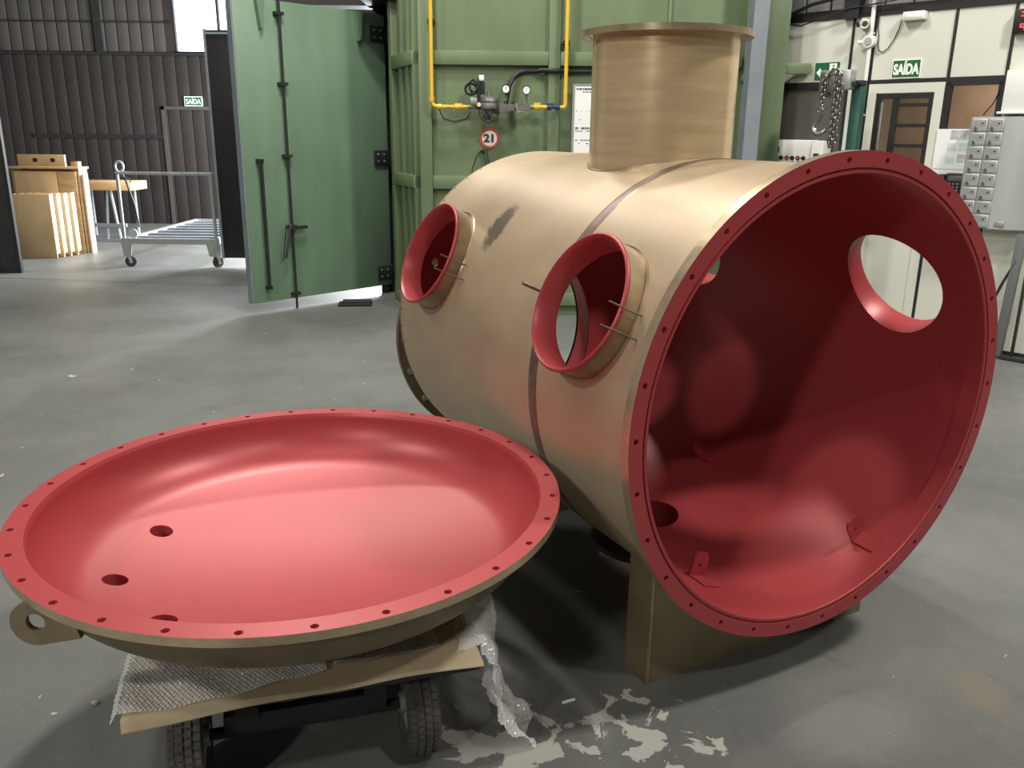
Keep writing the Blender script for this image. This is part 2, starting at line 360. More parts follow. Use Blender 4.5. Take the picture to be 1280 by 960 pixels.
def shell_mesh():
    n, k = 180, 24
    bm = bmesh.new(); rings = []
    prof = [(RO, 0.02 + (LSH-0.02)*i/k) for i in range(k+1)] + [(RI, LSH - (LSH-0.02)*i/k) for i in range(k+1)]
    for i in range(n):
        a = 2*PI*i/n
        rings.append([bm.verts.new((r*math.cos(a), y, VZ + r*math.sin(a))) for r, y in prof])
    K = len(prof)
    for i in range(n):
        A, B = rings[i], rings[(i+1) % n]
        for q in range(K): bm.faces.new((A[q], B[q], B[(q+1) % K], A[(q+1) % K]))
    bmesh.ops.recalc_face_normals(bm, faces=bm.faces)
    me = bpy.data.meshes.new('shell'); bm.to_mesh(me); bm.free()
    o = bpy.data.objects.new('shell', me); COL.objects.link(o)
    cut = MB()
    for s in NOZ_S:
        for sg in (-1, 1):
            d = Vector((sg*math.cos(ELEV), 0, math.sin(ELEV))); p = Vector((0, s, VZ)); cut.cyl(p+d*0.45, p+d*0.95, NRI, n=72)
    cut.cyl((0, 0.932, VZ+0.45), (0, 0.932, VZ+0.95), 0.250, n=90)
    d = Vector((-math.cos(math.radians(88)), 0, -math.sin(math.radians(88)))); p = Vector((0, 0.85, VZ)); cut.cyl(p+d*0.5, p+d*0.95, 0.130, n=48)
    co = cut.obj('cutter', M_RED)
    mo = o.modifiers.new('b', 'BOOLEAN'); mo.operation = 'DIFFERENCE'; mo.object = co; mo.solver = 'EXACT'
    dg = bpy.context.evaluated_depsgraph_get(); me2 = bpy.data.meshes.new_from_object(o.evaluated_get(dg))
    bpy.data.objects.remove(o); bpy.data.objects.remove(co)
    me2.materials.clear(); me2.materials.append(M_BRONZE); me2.materials.append(M_RED)
    nors = [None]*len(me2.loops)
    me2.shade_smooth()
    for f in me2.polygons:
        c = f.center; rad = Vector((c.x, 0, c.z-VZ)); r = rad.length; rd = rad.normalized(); side = f.normal.dot(rd)
        outer = side > 0.95 and r > 0.7; inner = side < -0.95 and r < 0.7
        f.material_index = 0 if outer else 1
        for li in f.loop_indices:
            co_ = me2.vertices[me2.loops[li].vertex_index].co; rv = Vector((co_.x, 0, co_.z-VZ)).normalized()
            nors[li] = rv if outer else (-rv if inner else f.normal.copy())
    me2.normals_split_custom_set(nors)
    return me2
sh = bpy.data.objects.new('shell', shell_mesh()); link(sh, ves)
tag(sh, 'tan blasted bronze shell, red paint inside')

def holed_ring(mb, r_in, r_out, r_bolt, hole, n, y0, y1, M, mface=0, mback=0, medge=1, mhole=0, phase=0.0, m=6):
    """flat flange ring between heights y0 (face) and y1 (back) with n through holes"""
    def ringpt(r, a, h): return M @ Vector((r*math.cos(a), r*math.sin(a), h))
    da = 2*PI/n
    for i in range(n):
        a0 = phase + i*da - da/2; ac = phase + i*da
        bnd = []
        for q in range(m): bnd.append((r_out, a0 + da*q/m))
        for q in range(2): bnd.append((r_out + (r_in-r_out)*q/2, a0+da))
        for q in range(m): bnd.append((r_in, a0 + da - da*q/m))
        for q in range(2): bnd.append((r_in + (r_out-r_in)*q/2, a0))
        N = len(bnd)
        hc = Vector((r_bolt*math.cos(ac), r_bolt*math.sin(ac), 0))
        angs = []
        for (r, a) in bnd:
            p = Vector((r*math.cos(a), r*math.sin(a), 0)) - hc; angs.append(math.atan2(p.y, p.x))
        for h, mt in ((y0, mface), (y1, mback)):
            mb.mat(mt); vv = [ringpt(r, a, h) for r, a in bnd]
            vv += [M @ (hc + Vector((hole*math.cos(t), hole*math.sin(t), h))) for t in angs]
            mb.add(vv, [(q, (q+1) % N, N+(q+1) % N, N+q) for q in range(N)])
        mb.mat(mhole); vv = [M @ (hc + Vector((hole*math.cos(t), hole*math.sin(t), h))) for h in (y0, y1) for t in angs]
        mb.add(vv, [(q, (q+1) % N, N+(q+1) % N, N+q) for q in range(N)])
        mb.mat(medge); vv = [ringpt(r_out, a0+da*q/m, h) for h in (y0, y1) for q in range(m+1)]
        mb.add(vv, [(q, q+1, m+2+q, m+1+q) for q in range(m)])
    return mb
# front flange: bolted ring with recessed gasket groove and inner lip
mb = MB(); holed_ring(mb, 0.7045, 0.75, 0.7265, 0.0085, 30, 0.0, 0.034, AX, 0, 1, 1, 0, math.radians(1.0))
mb.mat(0); mb.lathe([(0.7045, 0.0), (0.7035, 0.007), (0.6985, 0.007), (0.6975, 0.001), (0.690, 0.001), (0.6875, 0.004), (0.6875, 0.06), (0.697, 0.066), (0.697, 0.02)], 180, AX)
mb.mat(1); mb.lathe([(0.709, 0.034), (0.7045, 0.034)], 180, AX)
o = mb.obj('front_flange', [M_RED, M_BRONZE_EDGE], ves, ang=25); tag(o, 'dark red bolted flange ring with machined bronze edge')
# circumferential weld
MB().lathe([(0.7085, 0.567), (0.7102, 0.571), (0.7112, 0.580), (0.7118, 0.595), (0.7112, 0.610), (0.7102, 0.619), (0.7085, 0.623)], 180, AX).obj('weld_seam', M_WELD, ves)
# rear dished head
def toris(rad, R, k, n1=14, n2=12):
    """torispherical profile from rim (rad,0) to centre (0,h)"""
    th = math.asin((rad-k)/(R-k)); h0 = math.cos(th)*(R-k); pts = []
    for i in range(n2+1):
        a = (PI/2-th)*i/n2; pts.append((rad-k+k*math.cos(a), k*math.sin(a)))
    for i in range(1, n1+1):
        b = th*(1-i/n1); pts.append((max(R*math.sin(b), 0.0005), R*math.cos(b)-h0))
    return pts
op = [(RO, -0.02)] + toris(RO, 2.2, 0.085); ip = [(RI, -0.02)] + toris(RI, 2.19, 0.075)
T = AX @ Matrix.Translation((0, 0, LSH))
def closed_lathe(name, outer, inner, M, mats, n=120):
    prof = list(outer) + list(reversed(inner))
    me = MB().lathe(prof, n, M, closed=True, mats=[0]*(len(outer)-1) + [1]*(len(inner)) + [0]).mesh(name)
    for q in mats: me.materials.append(q)
    return me
def drilled(name, me, cutter, parent):
    o = bpy.data.objects.new(name, me); COL.objects.link(o); co = cutter.obj('cutter', M_RED)
    mo = o.modifiers.new('b', 'BOOLEAN'); mo.operation = 'DIFFERENCE'; mo.object = co; mo.solver = 'EXACT'
    dg = bpy.context.evaluated_depsgraph_get(); me2 = bpy.data.meshes.new_from_object(o.evaluated_get(dg))
    bpy.data.objects.remove(o); bpy.data.objects.remove(co)
    me2.shade_smooth(); me2.set_sharp_from_angle(angle=math.radians(35))
    return link(bpy.data.objects.new(name, me2), parent)
RNX, RNZ, RNI, RNO = -0.095, -0.165, 0.465, 0.548     # rear opening, low on the head
cut = MB().cyl((RNX, 1.6, VZ+RNZ), (RNX, 2.3, VZ+RNZ), RNI, n=96).cyl((-0.50, 1.6, VZ+0.215), (-0.50, 2.3, VZ+0.215), 0.018, n=20)
drilled('rear_head', closed_lathe('rear_head', op, ip, T, [M_BRONZE_DK, M_RED]), cut, ves)
RN = Matrix.Translation((RNX, 0, RNZ)) @ AX
def head_y(x, z):
    r = math.hypot(x, z); pr = toris(RI, 2.19, 0.075)
    for (r0, h0), (r1, h1) in zip(pr[:-1], pr[1:]):
        if r1 <= r <= r0: return LSH + h0 + (h1-h0)*(r0-r)/max(1e-6, r0-r1)
    return LSH
mb = MB(); nn = 96; rows = [[], [], [], []]
for i in range(nn):
    a = 2*PI*i/nn; ca, sa = math.cos(a), math.sin(a)
    for k, (r, yy) in enumerate(((RNI+0.014, None), (RNI+0.014, 2.04), (RNI, 2.04), (RNI, None))):
        x, z = RNX+r*ca, RNZ+r*sa; rows[k].append((x, head_y(x, z)+0.002 if yy is None else yy, VZ+z))
st = len(mb.v); mb.v += [q for r in rows for q in r]
for k in range(3):
    for i in range(nn): mb.f.append([st+k*nn+i, st+k*nn+(i+1) % nn, st+(k+1)*nn+(i+1) % nn, st+(k+1)*nn+i]); mb.m.append(1 if k == 2 else 0)
o = mb.obj('rear_nozzle', [M_BRONZE_DK, M_RED], ves); tag(o, 'dark bolted flange opening low on the rear head')
mb = MB(); holed_ring(mb, RNI, RNO, 0.517, 0.011, 20, 2.03, 2.058, RN, 0, 0, 0, 0); mb.obj('nozzle_flange', [M_BRONZE_DK], o)
nut0 = None
for i in range(20):
    a = 2*PI*i/20; p = RN @ Vector((0.517*math.cos(a), 0.517*math.sin(a), 2.032))
    if nut0 is None: nut0 = MB().cyl((0, -0.014, 0), (0, 0, 0), 0.014, n=6).obj('flange_nut', M_GALV, o, p)
    else: share(nut0, o, p)

# saddle-shaped nozzle necks
def neck(mb, d, s, r_out, r_in, rho, n=96, lip=0.0, mo=0, mi=1, base_in=RI-0.001, base_out=RO-0.004):
    d = Vector(d).normalized(); u = Vector((0, 1, 0)); v = d.cross(u); p = Vector((0, s, VZ))
    def P(r, a, h): return p + u*(r*math.cos(a)) + v*(r*math.sin(a)) + d*h
    def base(R, r, a): return math.sqrt(R*R - (r*math.sin(a))**2)
    rows = []
    ang = [2*PI*i/n for i in range(n)]
    rows.append([P(r_out, a, base(base_out, r_out, a)) for a in ang])
    rows.append([P(r_out, a, rho-lip) for a in ang])
    mats = [mo]
    if lip:
        for q in range(0, 9):
            t = -PI/2 + PI*q/8*1.0
            cr = (r_out+r_in)/2 + 0.004; rr = (r_out-r_in)/2 + 0.004
            rows.append([P(cr + rr*math.cos(t), a, rho-lip+rr*(1+math.sin(t))) for a in ang]); mats.append(mi)
    else:
        rows.append([P(r_in, a, rho) for a in ang]); mats.append(mi)
    if lip:
        rows.append([P(r_in, a, rho-lip+0.004) for a in ang]); mats.append(mi)
    rows.append([P(r_in, a, base(base_in, r_in, a)) for a in ang]); mats.append(mi)
    st = len(mb.v); mb.v += [tuple(q) for r in rows for q in r]
    for i in range(len(rows)-1):
        for k in range(n):
            mb.f.append([st+i*n+k, st+i*n+(k+1) % n, st+(i+1)*n+(k+1) % n, st+(i+1)*n+k]); mb.m.append(mats[i])
    return mb
def neck_weld(d, s, r, rad, parent, w=0.0065):
    d = Vector(d).normalized(); u = Vector((0, 1, 0)); v = d.cross(u); p = Vector((0, s, VZ)); pts = []
    for i in range(96):
        a = 2*PI*i/96; h = math.sqrt(rad*rad-(r*math.sin(a))**2); pts.append(p+u*(r*math.cos(a))+v*(r*math.sin(a))+d*h)
    MB().tube(pts, w, 6, closed=True).obj('weld_bead', M_NECK, parent)
for sg in (-1, 1):
    for s in NOZ_S:
        d = (sg*math.cos(ELEV), 0, math.sin(ELEV))
        mb = MB(); neck(mb, d, s, NRO, NRI, NRHO, lip=0.012)
        o = mb.obj('side_nozzle', [M_NECK, M_RED], ves); tag(o, 'short bronze nozzle with a red rolled rim')
        neck_weld(d, s, NRO+0.004, RO-0.001, o)
# pins welded on the shell beside the side nozzles
def pin(s, ang, ln, r):
    a = math.radians(ang); n_ = Vector((-math.cos(math.radians(24.5)), 0, math.sin(math.radians(24.5))))
    b = Vector((-RO*math.cos(a), s, VZ+RO*math.sin(a))); MB().cyl(b-n_*0.01, b+n_*ln, r, n=10).obj('welded_pin', M_CHROME, ves)
for s, a, ln, r in ((1.237, 25.0, 0.12, 0.0026), (1.228, 20.5, 0.13, 0.0026), (0.128, 26.5, 0.12, 0.0026), (0.112, 21.2, 0.13, 0.0026), (0.60, 24.5, 0.11, 0.006)): pin(s, a, ln, r)
# top nozzle
mb = MB(); neck(mb, (0, 0, 1), 0.932, 0.259, 0.250, 1.12, mo=0, mi=1)
o = mb.obj('top_nozzle', [M_BRASS_NECK, M_RED], ves); tag(o, 'wide upright bronze nozzle on top of the shell')
TZ = Matrix.Translation((0, 0.932, VZ))
mb = MB(); holed_ring(mb, 0.250, 0.304, 0.284, 0.009, 12, 1.133, 1.112, TZ, 1, 0, 0, 0, 0.2)
mb.mat(1).lathe([(0.250, 1.133), (0.250, 1.108)], 96, TZ)
mb.obj('nozzle_flange', [M_BRONZE_EDGE, M_BRONZE_EDGE], o)
neck_weld((0, 0, 1), 0.932, 0.262, RO-0.001, o, 0.005)
a = math.radians(-32); mbw = MB()
mbw.tube([(0.2595*math.cos(a), 0.932+0.2595*math.sin(a), VZ+z) for z in (0.66, 0.8, 0.95, 1.1)], 0.004, 6); mbw.obj('weld_bead', M_WELD, o)
# bottom drain nozzle
dn = Vector((-math.cos(math.radians(88)), 0, -math.sin(math.radians(88))))
mb = MB(); neck(mb, dn, 0.85, 0.140, 0.130, 0.80, n=64)
o = mb.obj('drain_nozzle', [M_BRONZE_DK, M_RED], ves)
DM = Matrix.Translation((0, 0.85, VZ)) @ dn.to_track_quat('Z', 'Y').to_matrix().to_4x4()
mb = MB(); holed_ring(mb, 0.130, 0.215, 0.18, 0.01, 8, 0.80, 0.822, DM, 0, 0, 0, 0); mb.obj('nozzle_flange', [M_BRONZE_DK], o)
# saddles
def saddle(y0, y1):
    pts = [(-0.49, 0.0)] + [(0.49, 0.0)]
    for i in range(25):
        x = 0.49 - 0.98*i/24; pts.append((x, VZ - math.sqrt((RO-0.003)**2 - x*x)))
    mb = MB().prism(pts, y0, y1); o = mb.obj('saddle', M_SADDLE, ves, ang=20)
    MB().box(-0.495, -0.487, y0-0.004, y0+0.004, 0, 0.41).obj('weld_bead', M_BRONZE_EDGE, o)
saddle(0.188, 0.314); saddle(1.44, 1.566)
# inner clips
def clip(s, ang, flip):
    a = math.radians(ang); n_ = Vector((math.cos(a), 0, -math.sin(a)))   # inward
    b = Vector((-RI*math.cos(a), s, VZ+RI*math.sin(a))); t = Vector((0, 1, 0)).cross(n_)
    M = Matrix((t, Vector((0, 1, 0)), n_)).transposed().to_4x4(); M.translation = b
    M = M @ Matrix.Scale(1.5, 4); mb = MB(); mb.box(-0.022, 0.022, -0.03, 0.03, -0.004, 0.004, M)
    poly = [(-0.022, 0), (0.022, 0), (0.022, 0.045), (0.012, 0.06), (-0.012, 0.06), (-0.022, 0.045)]
    q = MB().prism(poly, 0.026*flip-0.0025, 0.026*flip+0.0025); mb.add([M @ Vector(v) for v in q.v], q.f)
    o = mb.obj('inner_clip', M_RED, ves, smooth=False)
    MB().cyl(M @ Vector((0, 0.026*flip-0.0035, 0.03)), M @ Vector((0, 0.026*flip+0.0035, 0.03)), 0.005, n=10).obj('clip_hole', M_BLACK, o)
clip(0.985, -126, 1); clip(0.12, -124, 1); clip(0.27, -72, 1)

# ------------------------------------------------------------------ dished cover on its trolley
DX, DY, DZ = -0.60975, 2.24249, 0.71829
cov = thing('dished_cover', 'round dished cover painted red inside resting on a low trolley', 'cover', (DX, DY, DZ))
I4 = Matrix.Identity(4)
mb = MB(); holed_ring(mb, 0.695, 0.75, 0.730, 0.0095, 30, 0.0, -0.022, I4, 0, 1, 1, 0, math.radians(10.2))
o = mb.obj('cover_flange', [M_RED, M_BRONZE_EDGE], cov, ang=25); tag(o, 'red flat rim with bolt holes and bronze edge')
ins = [(0.695, 0.0), (0.692, -0.008)] + [(r, -0.012-h) for r, h in toris(0.690, 2.0, 0.165, 22, 20)]
outs = [(0.712, -0.022), (0.704, -0.03)] + [(r, -0.012-h) for r, h in toris(0.702, 2.012, 0.177, 22, 20)]
HOLES = ((-0.465, 0.116), (-0.467, -0.192), (-0.266, -0.365))
cut = MB()
for x, y in HOLES: cut.cyl((x, y, -0.5), (x, y, 0.05), 0.033, n=32)
do = drilled('dish', closed_lathe('dish', outs, ins, I4, [M_BRONZE_DK, M_RED], 144), cut, cov); tag(do, 'deep dished red inside, dull bronze outside')
def dish_under(x, y): return -0.012-(math.sqrt(2.012**2-x*x-y*y)-math.sqrt(1.835**2-0.525**2))
for x, y in HOLES:
    zb = dish_under(x, y)-0.058; so = MB(); n = 32      # stub pipe cut to the slope of the dish
    rows = []
    for rr, up in ((0.0005, None), (0.0337, None), (0.0337, 0.006), (0.044, 0.003), (0.044, None), (0.0337, None)):
        rows.append([(x+rr*math.cos(2*PI*k/n), y+rr*math.sin(2*PI*k/n), zb if up is None else dish_under(x+rr*math.cos(2*PI*k/n), y+rr*math.sin(2*PI*k/n))+up) for k in range(n)])
    for q in range(5):
        so.mat(1 if q < 2 else 0).add(rows[q]+rows[q+1], [(k, (k+1) % n, n+(k+1) % n, n+k) for k in range(n)])
    so.obj('drain_socket', [M_BRONZE_DK, M_RED], cov)
# lifting lug
lug = []
for i in range(19):
    a = math.radians(60 + 215*i/18); lug.append((-0.455+0.055*math.cos(a), -0.075+0.055*math.sin(a)))
lug += [(-0.355, -0.112), (-0.365, -0.07), (-0.40, -0.0225)]
def plate_with_hole(poly, hc, hr, y0, y1, n=None):
    mb = MB(); N = len(poly); ang = [math.atan2(z-hc[1], x-hc[0]) for x, z in poly]
    circ = [(hc[0]+hr*math.cos(t), hc[1]+hr*math.sin(t)) for t in ang]
    for y in (y0, y1): mb.add([(x, y, z) for x, z in poly+circ], [(q, (q+1) % N, N+(q+1) % N, N+q) for q in range(N)])
    for L_ in (poly, circ): mb.add([(x, y, z) for y in (y0, y1) for x, z in L_], [(q, (q+1) % N, N+(q+1) % N, N+q) for q in range(N)])
    return mb
# finer outline near the body end keeps the hole round
fine = []
for i in range(len(lug)):
    a_, b_ = lug[i], lug[(i+1) % len(lug)]; L_ = math.hypot(b_[0]-a_[0], b_[1]-a_[1]); k = max(1, int(L_/0.012))
    fine += [(a_[0]+(b_[0]-a_[0])*q/k, a_[1]+(b_[1]-a_[1])*q/k) for q in range(k)]
plate_with_hole(fine, (-0.452, -0.072), 0.022, -0.587, -0.572).obj('lifting_lug', M_SADDLE, cov, smooth=False)

# trolley
TA = 0.285
TRX, TRY = -0.625, 2.262
tro = thing('platform_trolley', 'low black steel platform trolley with treaded tyres under the dished cover', 'trolley', (TRX, TRY, 0), TA)
mb = MB()   # platform deck with slightly uneven black mat edge
n = 30; top = []; bot = []
outline = []
for i in range(n): outline.append((-0.41+0.82*i/n, -0.550-0.006*random.random()))
for i in range(n): outline.append((0.41+0.005*random.random(), -0.55+1.1*i/n))
for i in range(n): outline.append((0.41-0.82*i/n, 0.55))
for i in range(n): outline.append((-0.41-0.005*random.random(), 0.55-1.1*i/n))
N = len(outline)
mb.add([(x, y, z) for z in (0.402, 0.421) for x, y in outline], [tuple(range(N-1, -1, -1)), tuple(range(N, 2*N))] + [(i, (i+1) % N, N+(i+1) % N, N+i) for i in range(N)])
mb.obj('deck', M_BLACK, tro, smooth=False)
MB().box(-0.30, 0.30, -0.43, -0.39, 0.325, 0.403).box(-0.30, 0.30, 0.39, 0.43, 0.325, 0.403).box(-0.24, -0.20, -0.39, 0.39, 0.325, 0.403).box(0.20, 0.24, -0.39, 0.39, 0.325, 0.403).obj('frame', M_STEEL_DK, tro, smooth=False)
MB().cyl((-0.36, -0.295, 0.15), (0.335, -0.295, 0.15), 0.016, n=12).box(-0.23, 0.20, -0.325, -0.265, 0.165, 0.215).box(-0.2, -0.14, -0.335, -0.255, 0.2, 0.33).box(0.14, 0.2, -0.335, -0.255, 0.2, 0.33).obj('axle', M_STEEL_DK, tro, smooth=False)
MB().cyl((-0.36, 0.36, 0.15), (0.36, 0.36, 0.15), 0.016, n=12).box(-0.2, -0.14, 0.32, 0.4, 0.14, 0.33).box(0.14, 0.2, 0.32, 0.4, 0.14, 0.33).obj('axle', M_STEEL_DK, tro, smooth=False)
MB().box(-0.085, -0.025, -0.436, -0.4305, 0.335, 0.362).obj('plate', M_GALV, tro, smooth=False)
MB().box(0.08, 0.14, -0.436, -0.4305, 0.335, 0.362).obj('plate', M_GALV, tro, smooth=False)
WR = 0.152
def wheel():
    Y = Matrix.Rotation(PI/2, 4, 'Y')
    prof = [(0.085, -0.030), (0.11, -0.044), (0.132, -0.046), (0.1425, -0.040), (0.146, -0.02), (0.1465, 0), (0.146, 0.02), (0.1425, 0.040), (0.132, 0.046), (0.11, 0.044), (0.085, 0.030)]
    t = MB().lathe(prof, 64, Y, closed=True)
    for k in range(44):           # tread blocks
        for j in range(4):
            yc = -0.0315+0.021*j; a0 = 2*PI*(k+(0.5 if j % 2 else 0.0))/44
            R1 = 0.1515-0.0035*(abs(yc)/0.03)**2; da = 2*PI/44*0.36
            vv = []
            for r in (0.1415, R1):
                for (aa, yy) in ((a0-da, yc-0.0078), (a0+da, yc-0.0078), (a0+da, yc+0.0078), (a0-da, yc+0.0078)):
                    vv.append((yy, r*math.cos(aa), r*math.sin(aa)))
            t.add(vv, [(0, 1, 2, 3), (4, 5, 6, 7), (0, 1, 5, 4), (1, 2, 6, 5), (2, 3, 7, 6), (3, 0, 4, 7)])
    h = MB().lathe([(0.018, -0.05), (0.03, -0.05), (0.03, -0.018), (0.07, -0.02), (0.088, -0.032), (0.088, 0.032), (0.07, 0.02), (0.03, 0.018), (0.03, 0.05), (0.018, 0.05)], 32, Y, closed=True)
    return t, h
t, h = wheel()
first = None
for (x, y) in ((0.290, -0.295), (-0.320, -0.295), (0.290, 0.36), (-0.320, 0.36)):
    if first is None:
        tw = t.obj('tyre', mat('tyre_rubber', (0.085, 0.08, 0.072), 0.8, var=0.3, scale=20), tro, (x, y, WR-0.001)); hw = h.obj('hub', M_GALV, tw); first = (tw, hw)
    else:
        c = share(first[0], tro, (x, y, WR-0.001)); share(first[1], c)

def sheet(fn, nu, nv):
    mb = MB(); vv = [fn(i/nu, j/nv) for j in range(nv+1) for i in range(nu+1)]
    ff = [(j*(nu+1)+i, j*(nu+1)+i+1, (j+1)*(nu+1)+i+1, (j+1)*(nu+1)+i) for j in range(nv) for i in range(nu)]
    return mb.add(vv, ff)
# cardboard on the deck, drooping over the front edge at one corner
def card(u, v):
    x = -0.425+0.845*u; z = 0.4222 + 0.002*math.sin(9*u+3*v)
    if v < 0.06:      # lip bent down along the front edge, deeper at one corner
        q = 1-v/0.06; lip = 0.022*max(0.0, 1-u*2.0)+0.005
        return (x, -0.556-0.006*q-0.004*math.sin(14*u), z-lip*q)
    return (x, -0.556+1.11*(v-0.06)/0.94-0.004*math.sin(14*u)*(1-v), z)
cb = sheet(card, 40, 100).obj('cardboard_sheet', M_CARD)
cb.location = (TRX, TRY, 0); cb.rotation_euler = (0, 0, TA)
sm = cb.modifiers.new('solid', 'SOLIDIFY'); sm.thickness = 0.006; sm.offset = 1
tag(cb, 'flat tan corrugated cardboard sheet on the trolley deck', 'cardboard')

def bubble_mat():
    mm = bpy.data.materials.new('bubble_film'); mm.use_nodes = True; nt = mm.node_tree; b = nt.nodes['Principled BSDF']; out = nt.nodes['Material Output']
    b.inputs['Base Color'].default_value = (0.92, 0.93, 0.93, 1); b.inputs['Roughness'].default_value = 0.14; b.inputs['Specular IOR Level'].default_value = 0.9
    t = nt.nodes.new('ShaderNodeBsdfTransparent'); t.inputs[0].default_value = (0.93, 0.93, 0.93, 1)
    x = nt.nodes.new('ShaderNodeMixShader'); x.inputs[0].default_value = 0.48
    nt.links.new(t.outputs[0], x.inputs[1]); nt.links.new(b.outputs[0], x.inputs[2]); nt.links.new(x.outputs[0], out.inputs[0])
    return mm
M_BUB = bubble_mat()
def bubbly(fn, nu, nv, lu, lv, pitch=0.0105, h=0.0040):
    """film with rows of raised bubbles along the sheet normal"""
    def g(u, v):
        p = Vector(fn(u, v)); e = 1e-3
        n_ = (Vector(fn(u+e, v))-p).cross(Vector(fn(u, v+e))-p); n_.normalize()
        su, sv = u*lu/pitch, v*lv/(pitch*0.866); row = math.floor(sv); cu_ = su + (0.5 if row % 2 else 0)
        d = math.hypot((cu_ - math.floor(cu_) - 0.5), (sv-row-0.5)*0.866)
        hs = math.sin(math.floor(cu_)*12.9898+row*78.233)*43758.5453; k_ = 0.35+0.75*(hs-math.floor(hs))
        return p + n_*(h*k_*math.sqrt(max(0, 1-(d/0.46)**2)))
    return sheet(g, nu, nv)
# bubble wrap lying over the front left part of the deck
def wrap1(u, v):
    x = -0.450+0.486*u; y = -0.552+0.63*v + 0.05*u*u*(1-v)
    z = 0.4280 + 0.004*(1+math.sin(7*u+2)*math.sin(5*v+1)) + 0.0035*(1+math.sin(19*u+11*v)) + 0.0135*math.exp(-((u-0.94)/0.22)**2-((v-0.84)/0.16)**2)
    z -= max(0, -0.434-x)*1.6
    return (x, y, z)
o = bubbly(wrap1, 300, 390, 0.486, 0.63).obj('bubble_wrap', M_BUB); o.location = (TRX, TRY, 0); o.rotation_euler = (0, 0, TA)
tag(o, 'clear bubble wrap spread over the cardboard under the dished cover', 'bubble wrap')
# crumpled bubble wrap hanging off the right corner down to the floor
def wrap2(u, v):
    # u across the fold, v downwards: bulges over the deck corner, then trails onto the floor
    b = math.sin(PI*min(1, v*1.5)); cr_ = 0.009*math.sin(17*u+7*v)+0.006*math.sin(29*u-13*v+1)+0.004*math.sin(37*v+12*u)
    x = 0.355 + 0.10*b*(0.4+0.6*math.sin(PI*u)) + 0.12*v + 0.15*v*v + 0.02*math.sin(9*u+4*v) + cr_
    y = -0.52 + (0.50-0.20*v)*u + 0.015*math.sin(11*u+5*v) + 0.12*v + 0.7*cr_
    z = 0.430 - 0.445*v**1.4 + 0.06*b*math.sin(PI*u) + 0.016*math.sin(13*u+7*v)*v + cr_
    z = max(z, 0.431 - 14*max(0.0, x-0.434))      # lies on the card and bends over the deck edge
    return (x, y, max(z, 0.001+0.008*math.sin(20*u+6*v)**2))
o = bubbly(wrap2, 210, 310, 0.33, 0.5).obj('bubble_wrap', M_BUB); o.location = (TRX, TRY, 0); o.rotation_euler = (0, 0, TA)
tag(o, 'crumpled bubble wrap hanging from the trolley corner to the floor', 'bubble wrap')
def wrap3(u, v):
    x = 0.055+0.27*u; y = -0.475+0.22*v
    return (x, y, 0.4292 + 0.012*math.sin(u*PI)*math.sin(v*PI) + 0.003*(1+math.sin(14*u+6*v)))
o = bubbly(wrap3, 165, 130, 0.27, 0.22).obj('bubble_wrap', M_BUB); o.location = (TRX, TRY, 0); o.rotation_euler = (0, 0, TA)
tag(o, 'small scrap of bubble wrap in the shade between dished cover and cardboard', 'bubble wrap')

# ------------------------------------------------------------------ green booth
BY = 8.2
bo = thing('blast_booth', 'tall green painted steel booth with ribs and an open swing door', 'booth', (0, 0, 0))
ZB = 3.9
MB().box(-0.86, 2.25, BY, BY+0.05, 0, ZB).obj('front_wall', M_GREEN, bo, smooth=False)
def post(x0, x1, d, z0=0.0, z1=ZB, name='rib'): return MB().bbox(x0, x1, BY-d, BY+0.001, z0, z1, 0.006).obj(name, M_GREEN, bo)
post(-0.88, -0.765, 0.07); post(0.30, 0.405, 0.05); post(1.365, 1.395, 0.02); post(2.19, 2.42, 0.16)
def rail(x0, x1, z0, z1, d=0.09): return MB().bbox(x0, x1, BY-d, BY+0.001, z0, z1, 0.005).obj('rail', M_GREEN, bo)
for z0, z1 in ((2.305, 2.425), (1.205, 1.325), (0.10, 0.22), (3.4, 3.52)):
    rail(-0.763, 0.298, z0, z1, 0.055); rail(0.407, 2.05, z0, z1, 0.055)
MB().bbox(2.418, 2.66, BY-0.12, BY-0.062, 2.255, 2.345, 0.005).obj('rail', M_GREEN, bo); rail(2.06, 2.189, 2.19, 2.25, 0.05)
# slanted side strip with ribs, hinge jamb
SA = Vector((-0.88, BY, 0)); SB = Vector((-1.1955, 8.9425, 0)); sd_ = (SB-SA); sl = sd_.length; sd_.normalize()
SM = Matrix((sd_, Vector((-sd_.y, sd_.x, 0)), Vector((0, 0, 1)))).transposed().to_4x4(); SM.translation = SA
MB().box(0, sl, -0.04, 0, 0, ZB, SM).obj('side_wall', M_GREEN, bo, smooth=False)
for t0, t1, d in ((0.0, 0.08, 0.06), (0.20, 0.31, 0.05), (0.43, 0.53, 0.05), (0.70, 0.807, 0.07)):
    MB().bbox(t0, t1, 0.0, d, 0, ZB, 0.005, SM).obj('rib', M_GREEN, bo)
for z0, z1 in ((2.305, 2.425), (1.205, 1.325), (0.0, 0.12)):
    MB().bbox(0.0, 0.70, 0.0, 0.075, z0, z1, 0.005, SM).obj('rail', M_GREEN, bo)
